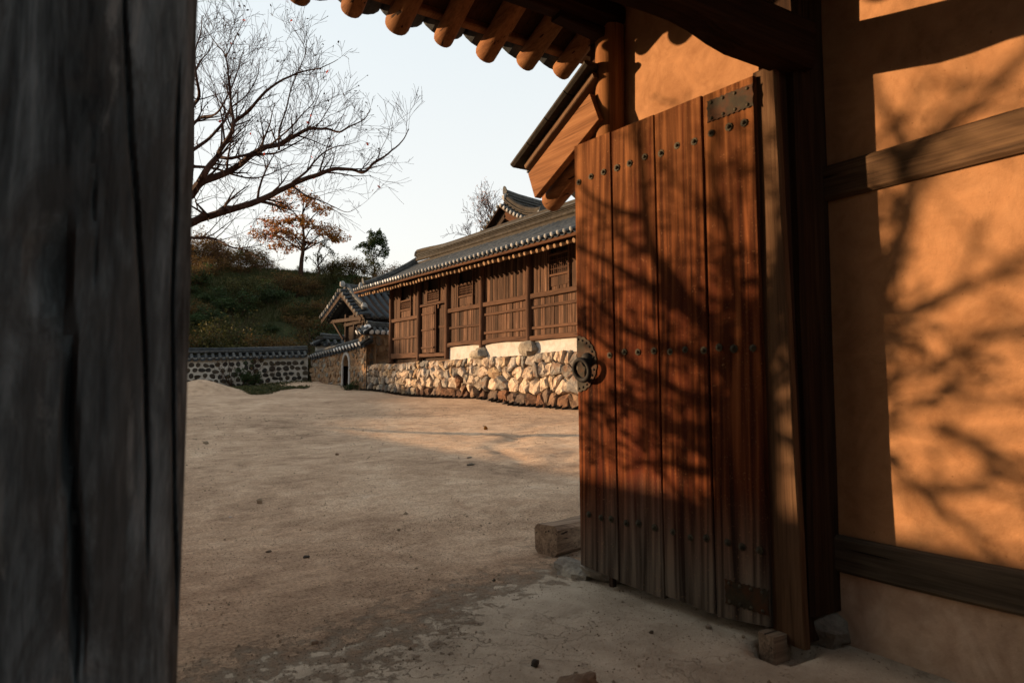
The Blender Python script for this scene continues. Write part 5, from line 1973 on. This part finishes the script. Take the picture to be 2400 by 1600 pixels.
for (pth, r0, r1, dz, nk) in LIMBS:
    n = len(pth)
    P = []
    for i, (u, v) in enumerate(pth):
        t = i / (n - 1)
        P.append(dep(u, v, TD + dz * (0.2 + 1.0 * t) + 0.25 * math.sin(i * 1.7 + dz * 5)))
    mb = MB()
    limb(mb, ends, r8, P, r0 * 1.15, r1 * 1.3, int(nk * 0.75), 0.85, maxlev=3, up=0.22, kids=3, minr=0.0030)
    mb.build('limb', M['twig'], bt)
sub = [e for e in ends if r8.random() < 0.10]
leaf_object('dry_leaves', sub, 0.06, M['bark'], bt, r8, 1, 0.03)
leaf_object('red_leaves', [e for e in ends if r8.random() < 0.01], 0.09, M['leaf_red'], bt, r8, 1, 0.05)

# ---- tree out of frame on the left: its branches throw the shadows on door and wall
stree = root('bare_tree', 'bare tree by the low ochre wall on the left side of the yard', 'tree', (-2.2, 6.9, 0.1))
r9 = random.Random(33)
TDIST = 5.2


def SH(pts, plane, dd=0.0):
    """branch positions, up the sunlight from where their shadows fall on the door leaf or the wall"""
    out = []
    dd_ = 0.0
    for i, (u, v) in enumerate(pts):
        u, v = u * 1.0204, v * 1.0204
        if plane == 'door':
            q = ray(u, v)
            t = (H0 + Vector((-0.012 * 1.2, 0, 0)) - EYE).dot(DN) / q.dot(DN)
            p = EYE + q * t
        else:
            p = on(u, v, 0, WX)
            dd_ = 1.6
        s = p.x + p.y
        out.append(p - SUN_L * (TDIST + (p.x - 2.4) * 1.4 + dd + dd_ + 0.25 * math.sin(i * 1.3 + dd * 7)))
    return out


ends = []
lo = SH([(1715, 1330)], 'door')[0]
mb = MB()
tr = [Vector((lo.x, lo.y, ground_z(lo.x, lo.y) - 0.1)), lo] + SH([(1712, 1150), (1728, 1000), (1735, 880)], 'door')
mb.tube(tr, [0.15, 0.12, 0.105, 0.09, 0.07], 12)
mb.build('trunk', M['bark'], stree, smooth=True)
SL = [
    (SH([(1735, 880), (1690, 790), (1640, 740), (1585, 700), (1550, 640), (1515, 560), (1500, 470), (1498, 380), (1480, 250)], 'door'), 0.050, 0.012, 16),
    (SH([(1560, 660), (1500, 500), (1440, 485), (1380, 455), (1330, 400)], 'door', .3)[1:], 0.020, 0.007, 8),
    (SH([(1585, 700), (1520, 665), (1450, 625), (1390, 590), (1320, 560)], 'door', -.3), 0.026, 0.009, 9),
    (SH([(1720, 860), (1640, 830), (1560, 800), (1480, 770), (1410, 720), (1330, 650)], 'door', .2), 0.030, 0.010, 11),
    (SH([(1733, 960), (1660, 930), (1570, 900), (1490, 850), (1420, 800), (1340, 740)], 'door', -.4), 0.028, 0.010, 11),
    (SH([(1725, 1020), (1680, 1010), (1590, 985), (1500, 960), (1420, 930), (1340, 960)], 'door', .5), 0.024, 0.009, 9),
    (SH([(1718, 1080), (1680, 1075), (1620, 1090), (1530, 1060), (1440, 1080)], 'door', -.2), 0.024, 0.009, 9),
    (SH([(1735, 880), (1740, 760), (1700, 640), (1690, 520), (1660, 400), (1670, 280), (1640, 160)], 'door', .2), 0.034, 0.009, 14),
    (SH([(1735, 880), (1770, 740), (1790, 600), (1800, 440)], 'door', -.3) , 0.026, 0.009, 10),
    (SH([(1960, 900), (2040, 640), (2085, 500), (2100, 400), (2070, 310), (2010, 210), (1990, 100)], 'wall', 0), 0.036, 0.010, 14),
    (SH([(2100, 400), (2150, 320), (2215, 260), (2290, 190), (2380, 110), (2480, 0)], 'wall', .3), 0.028, 0.009, 12),
    (SH([(2085, 500), (2030, 440), (1970, 400)], 'wall', -.3), 0.016, 0.007, 6),
    (SH([(1960, 900), (2060, 760), (2160, 690), (2260, 640), (2400, 560)], 'wall', .2), 0.024, 0.009, 11),
    (SH([(1960, 930), (2050, 880), (2150, 850), (2260, 780), (2380, 760)], 'wall', -.2), 0.016, 0.008, 9),
    (SH([(1950, 980), (2040, 1060), (2120, 1130), (2200, 1200), (2290, 1270)], 'wall', .3), 0.022, 0.009, 10),
    (SH([(2160, 980), (2230, 1010), (2320, 1050), (2420, 1070)], 'wall', .3), 0.024, 0.010, 8),
    (SH([(2120, 1130), (2220, 1120), (2300, 1090), (2400, 1120)], 'wall', -.3), 0.020, 0.009, 9),
    (SH([(1925, 1100), (1960, 980), (1960, 900)], 'wall', 0), 0.034, 0.03, 2),
]
SL.append(([tr[2], tr[2].lerp(SL[9][0][0], 0.5) + UP * 0.15, SL[9][0][0]], 0.06, 0.04, 2))
for P, r0, r1, nk in SL:
    mb = MB()
    dr = P[0].x + P[0].y > 4.5
    limb(mb, ends, r9, P, r0 * (1.45 if dr else 1.2), r1 * 1.4, int(nk * (0.5 if dr else 0.85)), 0.42, maxlev=2, up=0.10, kids=3, minr=0.0055)
    mb.build('limb', M['twig'], stree)
leaf_object('dry_leaves', [e for e in ends if r9.random() < 0.22], 0.04, M['leaf_brown'], stree, r9, 2, 0.08)
mb, ends2 = MB(), []
for k in range(11):
    q = SH([(1690 - 6 * (k % 5), 1240 - 34 * k)], 'door', r9.uniform(-.4, .4))[0]
    grow(mb, ends2, r9, q, rvec(r9) * 0.8 + UP * 0.5, 0.6, 0.016, 1, 3, 0.2, 0.4, 4, 5, 0.7, 0.6, minr=0.005)
mb.build('limb', M['twig'], stree)
leaf_object('dry_leaves', ends2, 0.06, M['leaf_brown'], stree, r9, 4, 0.10)


# ---- prototype shrubs
def hillpos(u, dist):
    az = YAW + math.atan((u - 1200) / 1600)
    return math.sin(az) * dist, math.cos(az) * dist


def shrub_mesh(seed, h, w, nst, nleaf, leaf, mat, stem='twig', spread=0.25, loft=0.5):
    r_ = random.Random(seed)
    mb, ends = MB(), []
    for k in range(nst):
        a = r_.uniform(0, 2 * PI)
        d = Vector((math.cos(a) * w / h * r_.uniform(0.2, 1), math.sin(a) * w / h * r_.uniform(0.2, 1), 1)).normalized()
        grow(mb, ends, r_, (math.cos(a) * 0.1 * w, math.sin(a) * 0.1 * w, 0), d, h * r_.uniform(0.6, 1.05), 0.012 * h, 1, 3, 0.25, 0.5, 4, 5, 0.6, 0.5, minr=0.006)
    me1 = bpy.data.meshes.new('stems')
    me1.from_pydata(mb.v, [], mb.f)
    me1.materials.append(M[stem])
    vs, fs = [], []
    k = 0
    while k < nleaf:
        e, d = ends[r_.randrange(len(ends))]
        if e.z < h * 0.12 and r_.random() < 0.4:
            k += 1
            continue
        c = e + rvec(r_) * spread * h * r_.random() ** 0.7
        if c.z < 0.02:
            c.z = abs(c.z)
        a = rvec(r_)
        b = a.cross(rvec(r_)).normalized()
        s = leaf * r_.uniform(0.6, 1.4)
        n = len(vs)
        vs += [c, c + a * s * .5 + b * s * .3, c + a * s, c + a * s * .5 - b * s * .3]
        fs.append((n, n + 1, n + 2, n + 3))
        k += 1
    me2 = bpy.data.meshes.new('foliage')
    me2.from_pydata([tuple(v) for v in vs], [], fs)
    me2.materials.append(M[mat])
    return me1, me2


def put_shrub(protos, x, y, sc_, rz_, name, label, cat, group, squash=1.0):
    o = bpy.data.objects.new(name, None)
    C.objects.link(o)
    o.location = (x, y, ground_z(x, y, False) - 0.08)
    o.rotation_euler = (0, 0, rz_)
    o.scale = (sc_ * squash, sc_ * squash, sc_)
    o['label'], o['category'] = label, cat
    if group:
        o['group'] = group
    for nm, me in zip(('stems', 'foliage'), protos):
        c = bpy.data.objects.new(nm, me)
        C.objects.link(c)
        c.parent = o
    return o


PR = {
    'olive1': shrub_mesh(1, 2.2, 1.6, 7, 2600, 0.13, 'leaf_olive'),
    'olive2': shrub_mesh(2, 2.0, 2.2, 8, 2600, 0.12, 'leaf_olive'),
    'brown1': shrub_mesh(3, 2.0, 1.8, 8, 2300, 0.12, 'leaf_brown'),
    'brown2': shrub_mesh(4, 2.6, 1.8, 7, 2000, 0.11, 'leaf_brown', spread=0.18),
    'green1': shrub_mesh(5, 1.8, 1.8, 7, 2800, 0.13, 'leaf_green'),
    'sparse': shrub_mesh(6, 3.2, 1.2, 9, 650, 0.11, 'leaf_olive', spread=0.09),
    'rose': shrub_mesh(7, 3.0, 1.6, 7, 900, 0.12, 'leaf_rose', spread=0.10),
    'tall': shrub_mesh(8, 3.4, 0.9, 16, 350, 0.10, 'leaf_brown', spread=0.05),
}
G = {'olive1': ('olive green leafy shrub on the hillside', 'olive shrubs on the hillside'), 'olive2': ('olive green leafy shrub on the hillside', 'olive shrubs on the hillside'),
     'brown1': ('russet brown leafy shrub on the hillside', 'russet shrubs on the hillside'), 'brown2': ('russet brown leafy shrub on the hillside', 'russet shrubs on the hillside'),
     'green1': ('low dark green shrub on the hillside', 'dark green shrubs on the hillside'), 'sparse': ('thin half bare shrub against the sky on the hill crest', 'thin shrubs on the hill crest'),
     'rose': ('dusty pink half bare shrub on the hill', 'pink shrubs on the hill'), 'tall': ('clump of tall dry stems on the hill crest', 'dry stem clumps on the hill crest')}
rs = random.Random(77)
# crest line, left to right: (u, dist, proto, scale)
crest = []
for u in range(380, 640, 12):
    crest.append((u + rs.uniform(-5, 5), rs.uniform(70, 77), rs.choice(['brown1', 'brown2', 'olive2', 'brown1']), rs.uniform(0.7, 1.2) * (1.15 if u < 520 else (0.55 if u > 585 else 0.9))))
for u in range(640, 760, 11):
    crest.append((u + rs.uniform(-5, 5), rs.uniform(72, 77), rs.choice(['olive1', 'green1', 'olive2']), rs.uniform(0.25, 0.5)))
for u in range(745, 1010, 10):
    crest.append((u + rs.uniform(-5, 5), rs.uniform(64, 72), rs.choice(['olive1', 'olive2', 'brown1', 'olive1', 'brown2']), rs.uniform(0.6, 1.05) * (0.7 if u < 790 else 1.0)))
for u in range(890, 1010, 12):
    crest.append((u + rs.uniform(-4, 4), rs.uniform(60, 66), 'tall', rs.uniform(0.8, 1.2)))
for u in (905, 930, 948, 968, 985, 1030, 1052, 1072):
    crest.append((u, rs.uniform(58, 63), 'sparse', rs.uniform(0.8, 1.15)))
def where(u):
    if u < 520:
        return 'on the hill crest right beside the grey gatepost'
    if u < 640:
        return 'on the hill crest left of the orange autumn tree'
    if u < 760:
        return 'on the hill crest around the orange autumn tree'
    if u < 860:
        return 'on the crest between the autumn tree and the evergreen'
    return 'on the hill crest above the storehouse roof'


KN = {'olive1': 'olive green leafy shrub', 'olive2': 'spreading olive shrub', 'brown1': 'russet brown leafy shrub', 'brown2': 'tall russet brown shrub', 'green1': 'low dark green shrub',
      'sparse': 'thin half bare shrub', 'rose': 'dusty pink shrub', 'tall': 'clump of tall dry stems'}
for (u, d, k, s) in crest:
    x, y = hillpos(u, d)
    put_shrub(PR[k], x, y, s, rs.uniform(0, 6), 'shrub', KN[k] + ' ' + where(u), 'shrub', KN[k] + ' ' + where(u))
# slope and foot of the hill
for _ in range(46):
    u = rs.uniform(400, 880)
    d = rs.uniform(50, 68)
    x, y = hillpos(u, d)
    k = rs.choice(['green1', 'green1', 'olive2', 'brown1', 'olive1'])
    lb = KN[k] + (' low on' if d < 56 else ' high on') + ' the grassy slope ' + ('near the grey gatepost' if u < 560 else ('in the middle of the hillside' if u < 720 else 'just above the small gatehouse'))
    put_shrub(PR[k], x, y, rs.uniform(0.35, 0.9), rs.uniform(0, 6), 'shrub', lb, 'shrub', lb, 1.5)
for i in range(26):
    u = 420 + i * 13 + rs.uniform(-6, 6)
    x, y = hillpos(u, 49)
    y = rs.uniform(43.3, 46.5)
    x = y * math.tan(YAW + math.atan((u - 1200) / 1600))
    k = rs.choice(['olive1', 'brown1', 'brown2', 'olive2', 'brown1', 'sparse'])
    put_shrub(PR[k], x, y, rs.uniform(0.9, 1.5) * (0.6 if u > 640 else 1), rs.uniform(0, 6), 'shrub', *((KN[k] + ' just behind the stone dotted wall ' + ('near the grey gatepost' if u < 530 else ('at the middle of the wall' if u < 640 else 'towards the small gatehouse')), 'shrub') + (KN[k] + ' behind the wall, ' + str(('left', 'middle', 'right')[0 if u < 530 else (1 if u < 640 else 2)]),)))
# shrubs that carry the far-left treeline off frame
for i in range(14):
    x, y = rs.uniform(-24, 2), rs.uniform(60, 72)
    put_shrub(PR['brown1'], x, y, rs.uniform(0.9, 1.5), rs.uniform(0, 6), 'shrub', G['brown1'][0], 'shrub', G['brown1'][1])
# dark leggy shrub at the foot of the wall
x, y = hillpos(560, 41.5)
o = put_shrub(shrub_mesh(31, 1.7, 2.6, 9, 260, 0.07, 'leaf_brown', spread=0.08), x, y, 1.15, 1.0, 'shrub', 'dark leggy shrub with bare spreading twigs in front of the stone dotted wall', 'shrub', None)
x, y = hillpos(590, 41.2)
o = put_shrub(shrub_mesh(32, 0.9, 1.5, 8, 2200, 0.08, 'leaf_green', spread=0.22), x, y, 1.0, 1.0, 'shrub', 'low dark green bush at the foot of the stone dotted wall', 'shrub', None)
x, y = hillpos(828, 34.2)
put_shrub(shrub_mesh(33, 0.5, 0.8, 6, 900, 0.06, 'leaf_green', spread=0.25), x - 0.35, y, 1.0, 1.0, 'shrub', 'small round dark bush right of the arched doorway', 'shrub', None)


def scatter_stuff(name, n, region, size, mat, r_, blade=False, zoff=0.0):
    vs, fs = [], []
    k = 0
    while k < n:
        p = region(r_)
        if p is None:
            k += 1
            continue
        x, y = p
        z = ground_z(x, y, False) + zoff
        m_ = len(vs)
        s = size * r_.uniform(0.5, 1.5)
        a = r_.uniform(0, 2 * PI)
        if blade:
            lx, ly = math.cos(a) * s * 0.5, math.sin(a) * s * 0.5
            w = s * 0.13
            vs += [(x - w, y + w * .5, z - .05), (x + w, y - w * .5, z - .05), (x + lx, y + ly, z + s)]
            fs.append((m_, m_ + 1, m_ + 2))
        else:
            c = Vector((x, y, z + r_.uniform(0.0, 0.10)))
            q = rvec(r_)
            b = q.cross(rvec(r_)).normalized()
            vs += [c, c + q * s * .5 + b * s * .35, c + q * s, c + q * s * .5 - b * s * .35]
            fs.append((m_, m_ + 1, m_ + 2, m_ + 3))
        k += 1
    o = MB().add(vs, fs).build(name, M[mat])
    o['kind'] = 'stuff'
    return o


def reg_hill(r_):
    u = r_.uniform(380, 1010)
    d = 46 + 32 * r_.random() ** 0.8
    x, y = hillpos(u, d)
    if y < 43.4:
        return None
    if mnoise.noise(Vector((x * 0.18, y * 0.18, 4))) < -0.28:
        return None
    return x, y


scatter_stuff('hill_grass', 52000, reg_hill, 0.42, 'grass', random.Random(5), True)


def reg_ivy(r_):
    u = r_.uniform(520, 735)
    d = r_.uniform(30.5, 41)
    if d < 31.5 + 0.05 * abs(u - 610) + 2.0 * mnoise.noise(Vector((u * 0.03, 1, 1))):
        return None
    x, y = hillpos(u, d)
    if y > 41.4:
        return None
    return x, y


scatter_stuff('ground_cover', 22000, reg_ivy, 0.085, 'grass', random.Random(6))


# ---- autumn tree on the crest and its thin neighbour
def crown_tree(u, dist, H, name, label, seed, clumps, leafn, leaf, mat, trunk_r, limbs=9, fork=0.32, size=1.0, limb_r=0.4):
    x, y = hillpos(u, dist)
    z = ground_z(x, y, False) - 0.2
    r_ = random.Random(seed)
    t = root(name, label, 'tree', (x, y, z))
    mb = MB()
    top = Vector((x + 0.1, y, z + H * 0.93))
    tp = [Vector((x, y, z)).lerp(top, i / 8) + Vector((0.10 * math.sin(i * 1.3 + seed), 0.1 * math.cos(i * 1.1), 0)) for i in range(9)]
    mb.tube(tp, [trunk_r * (1 - 0.9 * i / 8) for i in range(9)], 8)
    mb.build('trunk', M['bark'], t, smooth=True)
    side = Vector((CR.x, CR.y, 0))
    fwd = Vector((CF.x, CF.y, 0))
    for (cx, cz, rx, rz_, n_) in clumps:
        c = Vector((x, y, z)) + side * cx + fwd * r_.uniform(-0.5, 0.5) * rx + UP * cz
        mb = MB()
        h0 = max(fork * H, cz - abs(cx) * 0.75 - 0.4)
        i = min(7, int(h0 / (H * 0.93) * 8))
        st_ = tp[i].lerp(tp[i + 1], h0 / (H * 0.93) * 8 - i)
        mid = st_.lerp(c, 0.55) + UP * 0.12 * H * 0.3
        ends = []
        limb(mb, ends, r_, [st_, mid, c], trunk_r * limb_r, 0.02, 7, rx * 0.9, maxlev=2, up=0.15, kids=3, minr=0.012, sides=5)
        mb.build('branch', M['bark'], t)
        vs, fs = [], []
        for k in range(int(leafn * n_)):
            d = rvec(r_) * r_.random() ** 0.45
            q = c + Vector((d.x * rx, d.y * rx, d.z * rz_ + 0.10 * rz_ * math.sin(k)))
            q = q + wob(q, 0.9, 0.5)
            if mnoise.noise(q * 1.3) < -0.08:
                continue
            a = rvec(r_)
            b = a.cross(rvec(r_)).normalized()
            s = leaf * r_.uniform(0.6, 1.4)
            m_ = len(vs)
            vs += [q, q + a * s * .5 + b * s * .35, q + a * s, q + a * s * .5 - b * s * .35]
            fs.append((m_, m_ + 1, m_ + 2, m_ + 3))
        MB().add(vs, fs).build('foliage', M[mat], t)
    return t


PX = 71 / 1600
cl = []
for (cu, cv, ru, rv, n_) in [(690, 450, 34, 15, 0.7), (655, 475, 30, 14, 0.8), (722, 470, 26, 13, 0.6), (748, 490, 22, 10, 0.5), (640, 515, 44, 13, 1.2), (690, 510, 35, 16, 1.0), (628, 548, 44, 13, 1.3), (668, 545, 35, 15, 1.0),
                             (668, 575, 38, 10, 0.7), (730, 530, 34, 15, 0.9), (765, 540, 32, 14, 0.9), (785, 552, 22, 12, 0.6), (715, 560, 26, 12, 0.4)]:
    cl.append(((cu - 702) * PX, (650 - cv) * PX, ru * PX, rv * PX, n_))
crown_tree(703, 71, 9.4, 'autumn_tree', 'orange leaved autumn tree with layered crown on the hill crest', 3, cl, 1250, 0.18, 'leaf_orange', 0.26)
cl = [((cu - 740) * PX, (656 - cv) * PX, ru * PX, rv * PX, n_) for (cu, cv, ru, rv, n_) in [(745, 590, 12, 12, 0.25), (770, 575, 12, 10, 0.2), (722, 590, 10, 8, 0.2), (758, 555, 14, 8, 0.25)]]
crown_tree(740, 69, 4.8, 'thin_tree', 'thin forked small tree right of the orange autumn tree', 4, cl, 700, 0.15, 'leaf_olive', 0.13, limb_r=0.55)
PX = 72 / 1600
cl = [((cu - 872) * PX, (652 - cv) * PX, ru * PX, rv * PX, n_) for (cu, cv, ru, rv, n_) in [(868, 550, 18, 24, 1.4), (888, 545, 14, 20, 1.0), (852, 560, 14, 18, 0.9), (893, 570, 12, 20, 0.8), (868, 580, 22, 16, 1.2), (838, 568, 10, 8, 0.25), (880, 600, 14, 16, 0.6), (866, 532, 8, 12, .4), (884, 530, 6, 10, .3)]]
crown_tree(872, 72, 5.4, 'evergreen_tree', 'small dense dark green tree on the hill crest right of the orange tree', 5, cl, 900, 0.16, 'leaf_green', 0.12)
# pale half-bare tree behind the storehouse ridge
x, y = hillpos(1150, 52)
for (u, v, rose) in ((1142, 470, True), (1120, 520, False)):
    pass
tt = root('pale_tree', 'pale half bare tree with pinkish leaves behind the storehouse ridge', 'tree', (x, y, ground_z(x, y, False)))
r10 = random.Random(14)
D_ = 50
for (pth, nk, lf) in [([(1165, 640), (1160, 560), (1150, 500), (1140, 450)], 18, 1), ([(1165, 640), (1150, 580), (1130, 530), (1112, 500)], 16, 0), ([(1165, 640), (1140, 600), (1110, 565), (1090, 550)], 14, 0), ([(1160, 560), (1150, 520), (1135, 480)], 14, 1), ([(1165, 640), (1150, 570), (1142, 520)], 12, 1)]:
    mb, ends = MB(), []
    limb(mb, ends, r10, [dep(u, v, D_ + r10.uniform(-.5, .5)) for u, v in pth], 0.07, 0.012, nk, 1.5, maxlev=3, up=0.3, kids=3, minr=0.011, sides=5)
    mb.build('branch', M['twig'], tt)
    if lf:
        leaf_object('foliage', [e for e in ends if r10.random() < 0.5], 0.10, M['leaf_rose'], tt, r10, 3, 0.25)
# ------------------------------------------------------------------ small things on the ground
a = Vector((2.487, 3.66, 0.0))
blk = root('timber_block', 'squared old timber block lying on the ground behind the free edge of the door', 'timber block', (2.6, 3.68, 0))
MB().beam((2.525, 3.70, 0.095), (3.20, 3.86, 0.10), 0.20, 0.185, cham=0.14, n=16, jit=0.014, js=4).build('timber', M['wood_block'], blk)
# doorstep stone under the door end
tag(rough_stone((2.47, 3.30, 0.0), 0.14, 0.20, 0.055, 11, 12, 8).build('flat_stone', M['stone_grey'], None, smooth=True), 'low flat stone half under the free edge of the door', 'stone')
tag(rough_stone((1.53, 2.06, -0.01), 0.085, 0.075, 0.055, 12, 14, 9).build('rounded_rock', M['stone_pebble'], None, smooth=True), 'rounded brown rock half buried at the bottom edge of the floor', 'rock')


def gp(u, v):
    z = 0.0
    for _ in range(6):
        p = on(u, v, 2, z)
        z = ground_z(p.x, p.y)
    return p.x, p.y, z


def small(u, v, px, mat, name, label, cat, seed, flat=0.6):
    x, y, z = gp(u, v)
    d = (Vector((x, y, z)) - EYE).dot(CF)
    s = px / 1600 * d / 2
    o = rough_stone((x, y, z + s * flat * 0.5), s, s * 0.8, s * flat, seed, 8, 6).build(name, mat, None, smooth=False)
    return tag(o, label, cat)


P_ = M['stone_pebble']
small(1254, 1560, 22, P_, 'small_stone', 'brown pointed stone just left above the bottom rock', 'stone', 1, 0.9)
small(735, 1507, 20, M['stone_pebble'], 'small_stone', 'dark stone alone on the floor near the bottom centre left', 'stone', 2)
small(1660, 1472, 16, M['stone_pebble'], 'small_stone', 'blackish stone on the clay floor below the door', 'stone', 3, 0.8)
small(1527, 1483, 12, P_, 'small_stone', 'small tan stone left of the blackish stone below the door', 'stone', 4, 0.8)
small(1742, 1493, 10, P_, 'small_stone', 'tiny pale stone close to the door pivot hole', 'stone', 5, 0.8)
small(608, 1176, 13, M['stone_pebble'], 'small_stone', 'dark upright pebble alone in the left middle of the yard', 'stone', 6, 1.2)
small(483, 1034, 12, M['stone_pebble'], 'small_stone', 'dark pebble near the grey post in the far left yard', 'stone', 7, 0.7)
small(1138, 1002, 9, M['leaf_orange'], 'dry_leaf', 'orange dry leaf standing on the sunny strip of the yard', 'leaf', 8, 1.4)
small(1103, 1089, 20, P_, 'flat_stone', 'flat brown stone chip lying in the runnel right of centre', 'stone', 9, 0.3)
small(1101, 1072, 14, M['stone_grey'], 'flat_stone', 'flat grey stone chip just above the brown chip in the runnel', 'stone', 10, 0.3)
small(718, 1306, 16, M['stone_dark'], 'dry_leaf', 'curled dark dry leaf on the bare earth left of centre', 'leaf', 11, 0.4)
small(630, 1293, 14, P_, 'small_stone', 'buff stone chip left of the curled dark leaf', 'stone', 12, 0.4)
small(540, 1212, 8, M['plaster_white'], 'lime_chip', 'tiny white lime chip on the earth left of centre', 'chip', 13, 0.4)
small(935, 1243, 8, P_, 'small_stone', 'small brown pebble in the middle of the yard', 'stone', 14, 0.8)
small(1158, 1361, 9, M['stone_pebble'], 'small_stone', 'small black pebble on the pale floor edge left of the timber block', 'stone', 15, 0.8)
small(790, 1066, 9, P_, 'small_stone', 'pale brown pebble on the shaded yard below the sunny strip', 'stone', 16, 0.7)
small(815, 918, 24, M['stone_grey'], 'flat_stone', 'flat grey step stone in front of the arched doorway', 'stone', 17, 0.3)

# gravel and grit, too many to count
rg = random.Random(8)
vs, fs = [], []
n_ = 0
while n_ < 36000:
    if rg.random() < 0.6:
        x, y = rg.uniform(0.2, 3.2), 1.6 + 3.4 * rg.random()
        s = rg.uniform(0.0015, 0.0040) * (2.0 if rg.random() < 0.12 else 1)
    else:
        x, y = rg.uniform(-0.5, 9.5), rg.uniform(3.4, 18)
        s = rg.uniform(0.003, 0.009) * (0.6 + y / 12) * (1.6 if rg.random() < 0.06 else 1)
    n_ += 1
    dn = mnoise.noise(Vector((x * 1.6, y * 1.6, 9))) + 0.5 * mnoise.noise(Vector((x * 6, y * 6, 2)))
    if dn < rg.uniform(-0.35, 0.45):
        continue
    if rg.random() < 0.04:
        s *= 1.8
    z = ground_z(x, y)
    m_ = len(vs)
    ph = rg.uniform(0, 6)
    for i in range(4):
        a = ph + PI / 2 * i
        vs.append((x + math.cos(a) * s * rg.uniform(.7, 1.2), y + math.sin(a) * s * rg.uniform(.7, 1.2), z - s * 0.2))
    vs.append((x, y, z + s * 0.8))
    fs += [(m_, m_ + 1, m_ + 4), (m_ + 1, m_ + 2, m_ + 4), (m_ + 2, m_ + 3, m_ + 4), (m_ + 3, m_, m_ + 4)]
o = MB().add(vs, fs).build('gravel', M['stone_pebble'])
o['kind'] = 'stuff'
